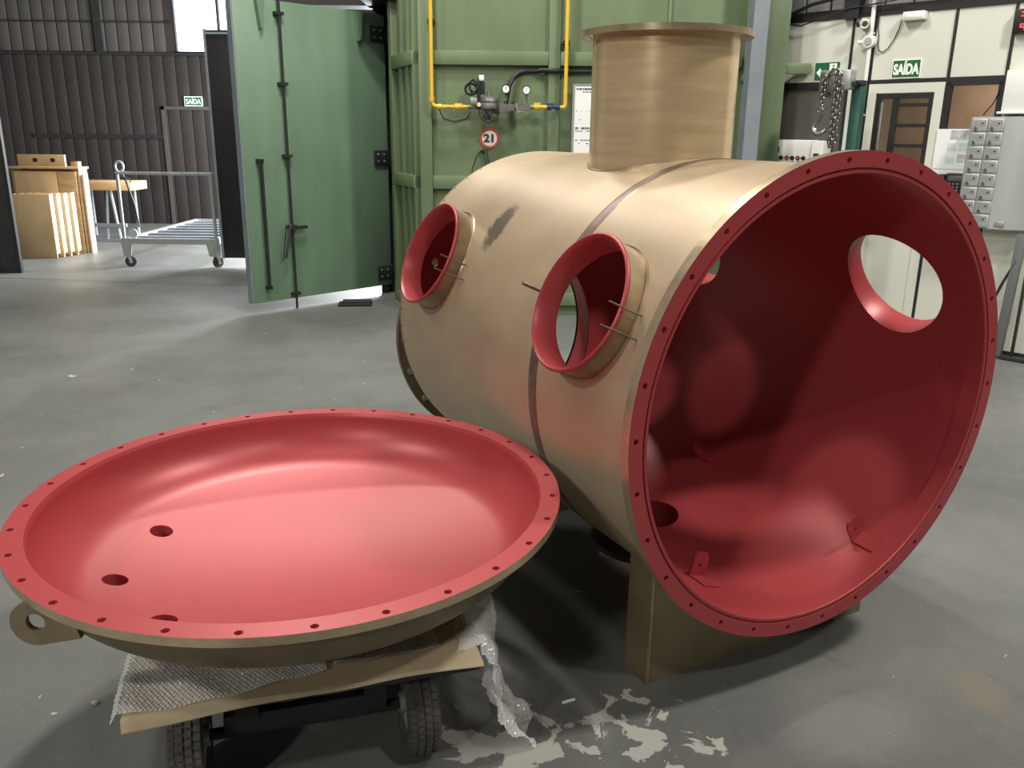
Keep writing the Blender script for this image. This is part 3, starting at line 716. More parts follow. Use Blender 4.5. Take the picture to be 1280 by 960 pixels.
# booth interior seen past the hinge, its darkness put into the colour
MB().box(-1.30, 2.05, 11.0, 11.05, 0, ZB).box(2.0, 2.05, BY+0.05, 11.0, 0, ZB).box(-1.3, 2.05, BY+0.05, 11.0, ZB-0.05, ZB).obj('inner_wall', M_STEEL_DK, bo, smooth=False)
MB().box(-1.46, -1.38, 9.30, 9.42, 0, ZB).box(-1.46, -1.30, 9.42, 11.0, 0, ZB).obj('jamb', M_BLACK, bo, smooth=False)  # black stands in for the shaded gap beside the door
MB().box(-2.9, -1.30, 9.2, 9.5, 2.93, 3.6).box(-1.5, -1.15, 8.75, 9.4, 2.93, 3.3).obj('header_fill', M_BLACK, bo, smooth=False)  # added black boxes filling the dark area above the door
# swing door
dang = math.atan2(0.722, 0.692)
dr = MB().bbox(0.0, 1.684, 0.0, 0.09, 0.10, 2.855, 0.006).obj('door', M_GREEN_D, bo, (-2.508, 8.059, 0), (0, 0, dang))
tag(dr, 'open green swing door with lock rod')
MB().box(-0.012, 0.0, 0.004, 0.086, 0.10, 2.855).obj('edge_seal', M_GREY, dr, smooth=False)
MB().cyl((0.45, -0.035, -0.055+0.06), (0.45, -0.035, 2.98), 0.0125, n=10).obj('lock_rod', M_STEEL_DK, dr)
for z in (2.745, 2.135, 1.483, 0.815, 0.15):
    MB().box(0.405, 0.495, -0.05, 0.0, z-0.014, z+0.014).obj('rod_guide', M_STEEL_DK, dr, smooth=False)
MB().box(0.14, 0.165, -0.06, -0.035, 0.24, 1.45).box(0.125, 0.175, -0.06, 0, 1.42, 1.46).box(0.13, 0.18, -0.06, 0, 0.23, 0.26).obj('pull_bar', M_STEEL_DK, dr, smooth=False)
MB().tube([(0.43, -0.05, 0.84), (0.40, -0.07, 0.8), (0.335, -0.075, 0.52)], 0.012, 8).tube([(0.375, -0.05, 0.84), (0.31, -0.07, 0.5)], 0.006, 6).box(0.41, 0.60, -0.075, -0.045, 0.79, 0.82).obj('lever', M_STEEL_DK, dr)
for z in (2.665, 1.455, 0.24):
    hg = MB().bbox(1.49, 1.80, -0.028, -0.004, z-0.075, z+0.075, 0.006).cyl((1.73, -0.01, z-0.09), (1.73, -0.01, z+0.09), 0.026, n=12).obj('hinge', M_STEEL_DK, dr)
    for dx in (1.53, 1.61):
        for dz in (-0.035, 0.035):
            MB().cyl((dx, -0.036, z+dz), (dx, -0.026, z+dz), 0.011, n=6).obj('bolt', M_GALV, hg)
MB().prism([(1.30, 2.84), (1.38, 2.84), (1.36, 2.6), (1.33, 2.58)], -0.05, 0.0).obj('bracket', M_GREEN_D, dr, smooth=False)
MB().prism([(0.22, 2.84), (0.30, 2.84), (0.28, 2.62), (0.25, 2.6)], -0.05, 0.0).obj('bracket', M_GREEN_D, dr, smooth=False)

# black floor pedal by the booth door
pd = thing('foot_pedal', 'flat black foot pedal on the floor below the green door', 'pedal', (-1.62, 8.55, 0), 0.1)
MB().bbox(-0.17, 0.17, -0.07, 0.07, 0.0, 0.035, 0.012).obj('base', M_BLACK, pd)
MB().bbox(-0.13, 0.16, -0.06, 0.06, 0.035, 0.055, 0.008).obj('tread', M_RUBBER, pd)

# grey steel column in front of the booth
gc = thing('steel_column', 'blue grey steel column standing before the green booth', 'column', (2.105, BY-0.28, 0))
MB().box(-0.065, 0.065, -0.09, -0.078, 0, ZC).obj('flange', M_GREY, gc, smooth=False)
MB().box(-0.065, 0.065, 0.078, 0.09, 0, ZC).obj('flange', M_GREY, gc, smooth=False)
MB().box(-0.005, 0.005, -0.078, 0.078, 0, ZC).obj('web', M_GREY, gc, smooth=False)

# yellow gas line
PY = BY-0.145
def elbow(a, b, c, n=6, r=0.06):
    a, b, c = Vector(a), Vector(b), Vector(c); d0 = (a-b).normalized(); d1 = (c-b).normalized(); out = [a]
    for i in range(n+1):
        t = i/n; p0 = b+d0*r; p1 = b+d1*r; out.append(p0*(1-t)**2 + b*2*t*(1-t) + p1*t*t)
    return out+[c]
gp = thing('gas_pipe', 'yellow gas pipe coming down beside the green corner rib', 'pipe', (-0.755, PY, 1.94))
MB().tube(elbow((0.0, 0, 1.9), (0.0, 0, 0), (0.36, 0, 0)), 0.0175, 10).obj('pipe', M_YELLOW, gp)
MB().cyl((0.0, 0, 0.045), (0, 0, 0.085), 0.024, n=12).obj('fitting', M_YELLOW, gp)
MB().cyl((0.05, 0, 0), (0.09, 0, 0), 0.024, n=12).obj('fitting', M_YELLOW, gp)
MB().box(0.205, 0.275, -0.02, 0.02, 0.015, 0.03).cyl((0.24, 0, 0), (0.24, 0, 0.03), 0.012, n=8).cyl((0.215, 0, 0), (0.265, 0, 0), 0.026, n=12).obj('valve', M_YELLOW, gp)
for z in (0.72, 1.35): MB().box(-0.03, 0.03, 0, 0.131, z-0.015, z+0.015).obj('clamp', M_STEEL_DK, gp, smooth=False)
gq = thing('gas_pipe', 'yellow gas pipe rising from the blue valve beside the notice board', 'pipe', (0.455, PY, 1.945))
MB().tube(elbow((0, 0, 1.9), (0, 0, 0), (-0.06, 0, 0), r=0.03), 0.0175, 10).obj('pipe', M_YELLOW, gq)
MB().cyl((-0.33, 0, 0), (-0.16, 0, 0), 0.0175, n=10).obj('pipe', M_YELLOW, gq)
MB().cyl((-0.19, 0, 0), (-0.045, 0, 0), 0.014, n=10).cyl((-0.165, 0, 0), (-0.125, 0, 0), 0.027, n=8).cyl((-0.085, 0, 0), (-0.05, 0, 0), 0.025, n=8).box(-0.17, -0.10, -0.012, 0.012, 0.02, 0.032).obj('ball_valve', mat('blue_enamel', (0.02, 0.035, 0.11), 0.4), gq)
MB().box(-0.285, -0.225, -0.02, 0.02, 0.02, 0.036).cyl((-0.255, 0, 0), (-0.255, 0, 0.03), 0.012, n=8).cyl((-0.28, 0, 0), (-0.23, 0, 0), 0.026, n=12).obj('valve', M_YELLOW, gq)
for z in (0.55, 1.3): MB().box(-0.03, 0.03, 0, 0.131, z-0.015, z+0.015).obj('clamp', M_STEEL_DK, gq, smooth=False)
# regulator train between the pipes
M_ALU = mat('cast_grey', (0.20, 0.20, 0.195), 0.45, 0.5, var=0.3, scale=30)
rg = thing('gas_regulator', 'grey gas regulator train with two round gauges on the green booth', 'regulator', (-0.14, PY-0.02, 1.94)); rg.scale = (1.12, 1.2, 1.2)
MB().cyl((-0.255, 0, 0), (0.27, 0, 0), 0.016, n=12).box(-0.02, 0.12, -0.03, 0.03, -0.03, 0.02).box(0.14, 0.24, -0.028, 0.028, -0.026, 0.022).obj('manifold', M_ALU, rg, smooth=True)
MB().lathe([(0.001, -0.06), (0.03, -0.06), (0.034, -0.045), (0.05, -0.03), (0.074, -0.018), (0.078, 0.0), (0.072, 0.018), (0.066, 0.022), (0.066, 0.032), (0.072, 0.036), (0.066, 0.055), (0.042, 0.072), (0.022, 0.076), (0.02, 0.105), (0.001, 0.105)], 28, Matrix.Translation((-0.085, -0.01, 0.005))).obj('body', M_ALU, rg)
MB().bbox(-0.185, -0.155, -0.03, 0.03, -0.02, 0.20, 0.006).bbox(-0.155, -0.12, -0.02, 0.02, 0.09, 0.18, 0.004).obj('actuator', M_STEEL_DK, rg)
MB().bbox(-0.165, -0.125, -0.045, -0.005, 0.185, 0.225, 0.005).obj('cap', M_PAPER, rg)
MB().bbox(-0.235, -0.18, -0.04, 0.02, 0.025, 0.065, 0.006).obj('coil', M_GALV, rg)
MB().cyl((-0.165, -0.06, 0.015), (-0.165, -0.035, 0.015), 0.016, n=16).obj('button', mat('ivory', (0.7, 0.66, 0.45), 0.5), rg)
MB().tube([(-0.23+0.045*math.cos(2*PI*i/24), -0.02, 0.125+0.04*math.sin(2*PI*i/24)) for i in range(24)], 0.009, 8, closed=True).obj('cable_loop', M_BLACK, rg)
MB().tube([(-0.17, -0.03, 0.0), (-0.15, -0.05, -0.08), (-0.09, -0.05, -0.115), (-0.02, -0.04, -0.09), (0.0, -0.02, -0.02)], 0.007, 8).obj('cable', M_BLACK, rg)
MB().bbox(-0.045, -0.005, -0.05, 0.02, -0.05, 0.03, 0.008).cyl((-0.1, -0.03, -0.055), (-0.1, -0.03, -0.095), 0.03, n=6).obj('lower_body', M_STEEL_DK, rg)
MB().cyl((0.02, -0.035, -0.005), (0.02, 0.03, -0.005), 0.036, n=18).cyl((0.1, -0.036, 0.0), (0.1, 0.034, 0.0), 0.026, n=6).obj('filter_body', M_ALU, rg)
MB().cyl((0.165, -0.035, 0.0), (0.165, 0.03, 0.0), 0.034, n=18).cyl((0.225, -0.034, -0.002), (0.225, 0.033, -0.002), 0.027, n=6).obj('valve_body', M_ALU, rg)
MB().tube([(0.13, -0.03, 0.03), (0.15, -0.04, -0.035), (0.2, -0.04, -0.03), (0.22, -0.03, 0.03)], 0.005, 6).obj('impulse_tube', M_CHROME, rg)
MB().tube([(-0.22, -0.03, 0.10), (-0.25, -0.04, 0.16), (-0.21, -0.05, 0.19), (-0.17, -0.04, 0.15), (-0.2, -0.05, 0.10), (-0.24, -0.04, 0.13)], 0.011, 8).obj('cable_loop', M_BLACK, rg)
def gauge(x, z, hgt):
    g = MB().cyl((x, -0.02, z), (x, 0.018, z), 0.034, n=28).obj('gauge', M_STEEL_DK, rg)
    MB().cyl((x, -0.0225, z), (x, -0.0195, z), 0.0265, n=28).obj('dial', M_PAPER, g)
    MB().box(x-0.002, x+0.002, -0.0245, -0.0220, z-0.004, z+0.017).obj('needle', M_INK, g, smooth=False)
    MB().cyl((x, 0, z-0.028), (x, 0, z-hgt), 0.008, n=10).cyl((x, 0, z-0.06), (x, 0, z-0.085), 0.013, n=6).obj('stem', M_CHROME, g)
gauge(0.05, 0.128, 0.13); gauge(0.215, 0.122, 0.12)
# black hose
hz = 2.262
HY = BY-0.021
o = MB().tube([(-0.090, PY+0.030, 1.955), (-0.078, PY+0.042, 2.0), (-0.068, PY+0.050, 2.06), (-0.055, PY+0.062, 2.13), (-0.02, HY-0.035, 2.20), (0.03, HY-0.01, 2.245), (0.09, HY, hz), (0.2, HY, hz), (0.27, HY-0.05, hz+0.002), (0.43, HY-0.05, hz), (0.5, HY, hz), (1.2, HY, hz+0.006), (1.32, HY-0.021, hz), (1.44, HY-0.021, hz), (1.6, HY, hz-0.002), (1.98, HY, hz+0.002)], 0.0215, 10).obj('black_hose', M_BLACK)
tag(o, 'thick black hose rising from the gas regulator along the green rail', 'hose')
o = tag(MB().tube([(-0.70, BY-0.003, 1.92), (-0.66, BY-0.003, 1.84), (-0.56, BY-0.003, 1.815), (-0.45, BY-0.003, 1.84), (-0.41, BY-0.02, 1.9)], 0.004, 6).obj('thin_cable', M_STEEL_DK), 'thin dark cable looping below the yellow pipe', 'cable')
# round 21 sign
sg = thing('round_sign', 'round white sign with red ring reading 21 on green booth', 'sign', (-0.235, BY-0.012, 1.666))
MB().cyl((0, 0, 0), (0, 0.012, 0), 0.092, n=48).obj('red_ring', M_SIGN_R, sg)
MB().cyl((0, -0.003, 0), (0, 0.001, 0), 0.070, n=48).obj('white_disc', mat('sign_ivory', (0.85, 0.80, 0.70), 0.5), sg)
text('number', '21', 0.098, M_INK, sg, upright(0, -0.004, -0.002), 0.001, 1.12, 0.005)
# small hook bracket below the sign
o = thing('cable_hook', 'small black hook with dangling rods below the round sign', 'hook', (-0.297, BY-0.029, 1.553))
MB().bbox(-0.02, 0.02, -0.02, 0.03, -0.012, 0.012, 0.004).obj('plate', M_BLACK, o)
MB().tube([(0.015, -0.01, 0.0), (0.03, -0.02, -0.12), (0.035, -0.02, -0.21)], 0.005, 6).tube([(0.035, -0.01, 0.02), (0.055, -0.02, -0.12), (0.06, -0.02, -0.21)], 0.005, 6).tube([(-0.015, 0, 0), (-0.06, 0.02, -0.05), (-0.1, 0.02, -0.16), (-0.1, 0.02, -0.21)], 0.003, 6).obj('rod', M_STEEL_DK, o)
# notice board
nb = thing('notice_board', 'white notice board with printed sheets in aluminium frame on green booth', 'notice board', (0.70, BY-0.11, 1.44))
MB().box(-0.165, 0.165, 0.0, 0.02, 0, 0.70).obj('board', M_PAPER, nb, smooth=False)
MB().box(-0.178, -0.16, -0.006, 0.022, -0.01, 0.71).box(0.16, 0.178, -0.006, 0.022, -0.01, 0.71).box(-0.16, 0.16, -0.006, 0.022, 0.695, 0.71).box(-0.16, 0.16, -0.006, 0.022, -0.01, 0.005).obj('frame', M_GALV, nb, smooth=False)
MB().box(-0.16, -0.14, 0.02, 0.111, 0.1, 0.6).box(0.14, 0.16, 0.02, 0.111, 0.1, 0.6).obj('mount', M_GALV, nb, smooth=False)
MB().box(-0.155, 0.155, -0.002, -0.0005, 0.365, 0.685).obj('printed_sheet', M_PAPER, nb, smooth=False)
MB().box(-0.155, 0.155, -0.002, -0.0005, 0.01, 0.35).obj('printed_sheet', M_PAPER, nb, smooth=False)
mbp = MB(); rnd = random.Random(3)
for z, hgt, dens in ((0.665, 0.018, 0.85), (0.64, 0.008, 0.6), (0.475, 0.004, 0.3), (0.40, 0.005, 0.5), (0.325, 0.02, 0.85), (0.30, 0.008, 0.7), (0.22, 0.009, 0.6), (0.19, 0.009, 0.6), (0.105, 0.004, 0.5), (0.03, 0.012, 0.6)):
    x = -0.145
    while x < 0.14:
        wd_ = rnd.uniform(0.006, 0.022)
        if rnd.random() < dens: mbp.box(x, min(x+wd_, 0.148), -0.0028, -0.0019, z-hgt/2, z+hgt/2)
        x += wd_+0.004
mbp.obj('print', M_INK, nb, smooth=False)

# ------------------------------------------------------------------ white office partition
WA = math.atan2(-0.724, 0.69); WO = (4.01, 6.727, 0.0)
wr = struct_root('wall_right', 'cream panel office partition with thin black posts', 'wall', WO, WA)
def pan(s0, s1, z0, z1, m_=M_CREAM, y0=0.0, y1=0.04, name='panel'):
    return MB().bbox(s0, s1, y0, y1, z0, z1, 0.003).obj(name, m_, wr, smooth=False)
edges = [-2.31, -1.577, -1.386, -0.735, -0.305, 0.91, 2.2]
for a, b in zip(edges[:-1], edges[1:]): pan(a+0.011, b-0.011, 2.184, 2.70)
M_SMOKE = mat('smoky_panel', (0.105, 0.098, 0.088), 0.35, var=0.12, scale=3)
pan(-2.30, -1.588, 1.22, 2.13, M_SMOKE, 0.015); pan(-2.30, -1.588, 0.0, 1.19)
pan(-1.566, -1.397, 0.0, 2.15)
pan(-0.724, -0.316, 0.0, 1.19); pan(-0.294, 0.899, 0.0, 2.15); pan(0.921, 2.19, 0.0, 2.15)
for e in edges[1:-1]: MB().box(e-0.0105, e+0.0105, -0.008, 0.05, 0, 2.72).obj('post', M_BLACK, wr, smooth=False)
MB().box(-2.3, 2.2, -0.006, 0.05, 2.152, 2.182).box(-2.3, -1.588, -0.004, 0.05, 2.128, 2.152).obj('lintel_strip', M_BLACK, wr, smooth=False)
MB().box(-2.3, -1.588, -0.004, 0.05, 1.19, 1.22).box(-0.724, -0.316, -0.004, 0.05, 1.19, 1.22).obj('sill_strip', M_BLACK, wr, smooth=False)
MB().box(-2.3, 2.2, -0.012, 0.06, 2.70, 2.775).obj('top_beam', M_BLACK, wr, smooth=False)
MB().box(-0.02, 2.2, -0.012, 0.0, 0.0, 0.05).obj('kick_strip', M_STEEL_DK, wr, smooth=False)
for k in range(19):   # corrugated sheet above the beam
    MB().bbox(-2.3+0.24*k, -2.3+0.24*k+0.225, 0.03, 0.06, 2.775, 3.9, 0.01).obj('corrugated_strip', M_ROOF, wr, smooth=False)
MB().box(-1.66, -1.525, -0.06, 0.03, 2.69, 3.9).obj('beam_end', M_BLACK, wr, smooth=False)
# office window
wi = tag(MB().box(-0.724, -0.70, -0.006, 0.05, 1.22, 2.142).box(-0.345, -0.316, -0.006, 0.05, 1.22, 2.142).box(-0.724, -0.316, -0.006, 0.05, 2.12, 2.153).obj('window_2', M_BLACK, smooth=False), 'dusty brown office window beside the glazed door', 'window', kind='structure')
wi.location = WO; wi.rotation_euler = (0, 0, WA)
MB().box(-0.70, -0.345, 0.02, 0.026, 1.22, 2.12).obj('pane', M_GLASS_BR, wi, smooth=False)
# door
d1 = tag(MB().box(-1.375, -1.305, -0.01, 0.045, 0, 2.151).box(-0.822, -0.746, -0.01, 0.045, 0, 2.151).box(-1.305, -0.822, -0.01, 0.045, 2.075, 2.151).obj('door_1', M_CREAM, smooth=False), 'cream framed office door with black louvred glazing below the exit sign', 'door', kind='structure')
d1.location = WO; d1.rotation_euler = (0, 0, WA)
MB().box(-1.303, -0.824, -0.002, 0.036, 0.02, 1.0).obj('lower_panel', M_CREAM, d1, smooth=False)
MB().box(-1.303, -1.265, -0.004, 0.04, 1.0, 2.07).box(-0.862, -0.824, -0.004, 0.04, 1.0, 2.07).box(-1.265, -0.862, -0.004, 0.04, 2.03, 2.07).box(-1.265, -0.862, -0.004, 0.04, 1.0, 1.05).obj('leaf_frame', M_BLACK, d1, smooth=False)
MB().box(-1.16, -1.115, -0.002, 0.035, 1.05, 2.03).obj('stile', M_BLACK, d1, smooth=False)
for z in (1.975, 1.81, 1.645, 1.48, 1.315, 1.15): MB().box(-1.115, -0.862, 0.0, 0.035, z-0.012, z+0.016).obj('louvre_bar', M_BLACK, d1, smooth=False)
MB().box(-1.115, -0.862, 0.016, 0.02, 1.05, 2.03).obj('pane', M_GLASS_BR, d1, smooth=False)
MB().box(-1.265, -1.16, 0.016, 0.02, 1.05, 2.03).obj('pane', M_GLASS, d1, smooth=False)
MB().box(-1.245, -1.235, -0.02, -0.004, 1.3, 2.0).obj('pull_handle', M_GALV, d1, smooth=False)
# room behind the glazing
offw = struct('wall_office', MB().box(-2.3, 2.2, 1.7, 1.78, 0, 2.7).box(-2.3, -2.25, 0.07, 1.7, 0, 2.7).box(2.15, 2.2, 0.07, 1.7, 0, 2.7).box(-2.3, 2.2, 0.07, 1.78, 2.701, 2.74), M_OFFICE, 'brown plastered wall inside the office', 'wall')
offw.location = WO; offw.rotation_euler = (0, 0, WA)
Wm = Matrix.Translation(WO) @ Matrix.Rotation(WA, 4, 'Z')
lamp('office_fill', tuple(Wm @ Vector((-0.6, 1.0, 2.62))), 34, 0.4, (1, 0.88, 0.74))  # unseen lamp added to brighten the room behind the glazing

def wth(name, label, cat, s, y, z, group=None): 
    p = Wm @ Vector((s, y, z)); return thing(name, label, cat, tuple(p), WA, group)
# exit signs
es = wth('exit_sign', 'green exit sign reading SAÍDA above the office door', 'sign', -1.08, -0.008, 2.265)
MB().box(-0.120, 0.120, 0, 0.008, -0.075, 0.075).obj('border', M_SIGN_W, es, smooth=False)
MB().box(-0.111, 0.111, -0.002, 0.001, -0.066, 0.066).obj('plate', M_SIGN_G, es, smooth=False)
text('lettering', 'SAÍDA', 0.112, M_SIGN_W, es, upright(0, -0.003, -0.008), 0.001, 0.66, 0.0055)
ea = wth('arrow_sign', 'green escape sign with white left arrow behind the chain hoist', 'sign', -1.78, -0.008, 2.275)
MB().box(-0.113, 0.113, 0, 0.008, -0.072, 0.072).obj('plate', M_SIGN_G, ea, smooth=False)
MB().prism([(-0.098, -0.01), (-0.06, 0.03), (-0.06, 0.008), (-0.01, 0.008), (-0.01, -0.028), (-0.06, -0.028), (-0.06, -0.05)], -0.003, 0.0).obj('arrow', M_SIGN_W, ea, smooth=False)
MB().box(0.022, 0.090, -0.003, 0.0, -0.05, 0.062).obj('pictogram_field', M_SIGN_W, ea, smooth=False)
MB().prism([(0.03, -0.04), (0.05, -0.01), (0.045, 0.02), (0.06, 0.03), (0.075, 0.01), (0.065, -0.01), (0.08, -0.04), (0.07, -0.04), (0.058, -0.015), (0.04, -0.045)], -0.005, -0.003).cyl((0.06, -0.005, 0.043), (0.06, -0.003, 0.043), 0.008, n=12).obj('pictogram', M_SIGN_G, ea, smooth=False)
fe = thing('exit_sign', 'small dark exit sign reading SAÍDA on the brown back wall', 'sign', (-5.885, YB-0.06, 2.22))
MB().box(-0.165, 0.165, 0, 0.02, -0.085, 0.085).obj('border', M_SIGN_W, fe, smooth=False)
MB().box(-0.150, 0.150, -0.004, 0.001, -0.070, 0.070).obj('plate', M_SIGN_G, fe, smooth=False)
text('lettering', 'SAÍDA', 0.12, M_SIGN_W, fe, upright(0, -0.006, -0.008), 0.001, 0.8, 0.002)

# white conduit with round junction box
cp = wth('conduit_pipe', 'white conduit pipe with round junction box beside the office door', 'pipe', -1.405, -0.035, 0)
MB().cyl((0, 0, 0.9), (0, 0, 3.2), 0.019, n=12).obj('pipe', M_WHITE, cp)
jb = MB().cyl((0, -0.035, 2.495), (0, 0.02, 2.495), 0.052, n=28).obj('junction_box', M_WHITE, cp)
MB().cyl((0.0, -0.045, 2.495), (0.0, -0.034, 2.495), 0.03, n=20).obj('cover', mat('grey_plastic', (0.4, 0.4, 0.38), 0.5), jb)
MB().cyl((-0.052, -0.02, 2.49), (-0.09, -0.03, 2.49), 0.016, n=12).obj('stub', M_WHITE, jb)
for z in (1.2, 1.9, 2.56): MB().box(-0.022, 0.022, -0.016, 0.03, z-0.008, z+0.008).obj('clip', M_WHITE, cp, smooth=False)
# security camera
sc = wth('security_camera', 'white bullet security camera under the black beam', 'camera', -1.50, -0.012, 2.648)
MB().cyl((0.02, 0.012, 0.0), (0.02, -0.02, 0), 0.035, n=20).obj('base', M_WHITE, sc)
MB().lathe([(0.001, 0.0), (0.026, 0.002), (0.034, 0.02), (0.034, 0.085), (0.031, 0.09), (0.024, 0.085), (0.024, 0.08)], 24, Matrix.Translation((0.03, -0.02, 0)) @ Matrix.Rotation(math.radians(25), 4, 'Z') @ Matrix.Rotation(PI/2+0.25, 4, 'X')).obj('housing', M_WHITE, sc)
MB().cyl((-0.002, -0.093, -0.018), (0.005, -0.085, -0.016), 0.023, n=20).obj('lens', M_BLACK, sc)
# emergency light
el = wth('emergency_light', 'white slim emergency light at the top of the cream partition', 'light', -1.055, -0.05, 2.668)
MB().bbox(-0.09, 0.09, -0.02, 0.05, -0.033, 0.033, 0.008).obj('housing', M_WHITE, el)
MB().bbox(-0.07, 0.07, -0.024, -0.018, -0.02, 0.02, 0.004).obj('diffuser', M_PAPER, el)
o = MB().tube([Wm @ Vector(p) for p in ((-1.143, -0.03, 2.672), (-1.165, -0.02, 2.64), (-1.18, -0.015, 2.58), (-1.21, -0.012, 2.50), (-1.255, -0.012, 2.43), (-1.30, -0.012, 2.405), (-1.33, -0.013, 2.42), (-1.345, -0.014, 2.46), (-1.345, -0.014, 2.53), (-1.360, -0.014, 2.60), (-1.362, -0.0155, 2.70), (-1.362, -0.0155, 2.77))], 0.0045, 6).obj('lamp_cable', M_STEEL_DK)
tag(o, 'thin dark cable looping from the emergency light', 'cable')
# overhead cables
for pts, r, lab in ((((-2.28, -0.03, 2.74), (-2.15, -0.05, 2.77), (-1.95, -0.077, 2.83), (-1.6, -0.077, 2.88), (-1.1, -0.077, 2.85), (0.4, -0.077, 2.86)), 0.017, 'thick black cable arching over the black beam'),
                    (((-2.26, -0.02, 2.705), (-2.05, -0.05, 2.665), (-1.9, -0.066, 2.70), (-1.6, -0.066, 2.77), (-1.2, -0.066, 2.80)), 0.006, 'thin black cable sagging below the black beam')):
    tag(MB().tube([Wm @ Vector(p) for p in pts], r, 8).obj('overhead_cable', M_BLACK), lab, 'cable')
# electrical cabinet
ec = wth('control_cabinet', 'light grey electrical cabinet with rotary switches behind the vessel', 'cabinet', -1.95, -0.004, 1.10)
MB().bbox(-0.165, 0.175, -0.16, 0, 0, 0.585, 0.008).obj('body', M_WHITE, ec)
MB().bbox(0.178, 0.29, -0.15, 0, 0, 0.58, 0.006).obj('side_box', M_WHITE, ec)
MB().bbox(-0.155, 0.165, -0.166, -0.158, 0.01, 0.575, 0.003).obj('door', M_WHITE, ec)
MB().bbox(-0.145, -0.128, -0.176, -0.165, 0.47, 0.52, 0.003).obj('lock', M_BLACK, ec)
for k in range(5):
    x = -0.10+0.055*k; kn = MB().cyl((x, -0.178, 0.425), (x, -0.165, 0.425), 0.019, n=18).obj('switch', M_STEEL_DK, ec)
    MB().box(x-0.017, x+0.017, -0.192, -0.178, 0.417, 0.433).obj('knob', M_SIGN_R if k in (1, 3) else M_BLACK, kn, smooth=False)
MB().bbox(0.205, 0.255, -0.158, -0.148, 0.38, 0.47, 0.003).obj('switch_plate', M_STEEL_DK, ec)
MB().cyl((0.23, -0.18, 0.42), (0.23, -0.157, 0.42), 0.02, n=16).obj('stop_button', M_SIGN_R, ec)
# chain hoist on a teal crane post
cr = wth('crane_post', 'teal painted crane post holding the chain hoist', 'post', -1.275, -0.40, 0)
MB().bbox(-0.045, 0.045, -0.045, 0.045, 0.012, 2.12, 0.008).obj('post', M_TEAL, cr)
MB().bbox(-0.16, 0.16, -0.14, 0.14, 0, 0.014, 0.004).obj('base_plate', M_TEAL, cr)
MB().bbox(-0.16, 0.05, -0.06, 0.03, 2.12, 2.16, 0.004).obj('arm', M_STEEL_DK, cr)
ch = wth('chain_hoist', 'grey manual chain hoist with hanging hook and steel chain', 'hoist', -1.42, -0.5, 2.16)
MB().bbox(-0.135, -0.05, -0.06, 0.05, -0.13, 0.08, 0.014).obj('gear_case', M_ALU, ch)
MB().bbox(0.035, 0.135, -0.06, 0.05, -0.075, 0.08, 0.014).obj('wheel_cover', M_GALV, ch)
MB().bbox(-0.05, 0.035, -0.07, 0.04, -0.10, 0.05, 0.02).obj('body', M_ALU, ch)
MB().bbox(0.136, 0.165, -0.03, 0.02, -0.05, -0.01, 0.006).obj('ratchet_stub', M_BLACK, ch)
MB().tube([(-0.06, -0.07, 0.03), (-0.02, -0.08, 0.075), (0.03, -0.08, 0.085), (0.06, -0.07, 0.05), (0.02, -0.08, 0.035)], 0.011, 8).obj('hanger', M_CHROME, ch)
def link_mb(L=0.046, W_=0.017, r=0.0075):
    pts = []
    for i in range(8): a = PI*i/7; pts.append((W_*math.cos(a), 0, L/2-W_+W_*math.sin(a)))
    for i in range(8): a = PI+PI*i/7; pts.append((W_*math.cos(a), 0, -L/2+W_+W_*math.sin(a)))
    return MB().tube(pts, r, 6, closed=True)
lk0 = None
def chain(pts):
    global lk0
    for i, (x, y, z, tilt) in enumerate(pts):
        rot = (0, tilt, PI/2 if i % 2 else 0.15)
        if lk0 is None: lk0 = link_mb().obj('chain_link', M_CHROME, ch, (x, y, z), rot)
        else: share(lk0, ch, (x, y, z), rot)
chain([(-0.085+0.001*k, -0.085, 0.02-0.0285*k, 0) for k in range(8)])
chain([(0.035+0.004*math.sin(k*1.3), -0.09, 0.03-0.0285*k, 0.1*math.sin(k)) for k in range(20)])
chain([(0.062+0.006*math.sin(k), -0.075, -0.05-0.0285*k, 0.1) for k in range(16)])
hk = []
cxh, czh = -0.072, -0.372
for i in range(15):
    a = math.radians(118 + 232*i/14); hk.append((cxh+0.052*math.cos(a), -0.085, czh+0.05*math.sin(a)))
hook = MB().tube([(-0.07, -0.085, -0.265), (-0.085, -0.085, -0.30)] + hk, [0.014, 0.016] + [0.016+0.010*math.sin(PI*i/14) - (0.006 if i > 12 else 0) for i in range(15)], 10)
hook.tube([(-0.082+0.024*math.cos(2*PI*i/20), -0.085, -0.237+0.024*math.sin(2*PI*i/20)) for i in range(20)], 0.0085, 8, closed=True)
hook.obj('hook', M_CHROME, ch)
# display clock
ld = wth('led_display', 'black display with red glowing digits beside the top post', 'display', -0.08, -0.037, 2.565)
MB().bbox(-0.22, 0.22, -0.02, 0.03, -0.085, 0.085, 0.006).obj('case', M_BLACK, ld)
M_LED = emit('red_led', (1.0, 0.03, 0.05), 3.5)
mbl = MB()
for x0 in (-0.17, -0.10, 0.02, 0.1):
    for (a, b, c2, d) in ((0.034, 0.044, 0.01, 0.06), (0.0, 0.04, 0.056, 0.064), (0.0, 0.04, 0.03, 0.037)): mbl.box(x0+a, x0+b, -0.023, -0.019, c2, d)
    for (a, b, c2, d) in ((0.0, 0.034, -0.028, -0.021), (0.0, 0.008, -0.045, -0.022), (0.028, 0.036, -0.065, -0.022), (0.0, 0.036, -0.048, -0.041)): mbl.box(x0+a, x0+b, -0.023, -0.019, c2, d)
mbl.obj('digits', M_LED, ld, smooth=False)
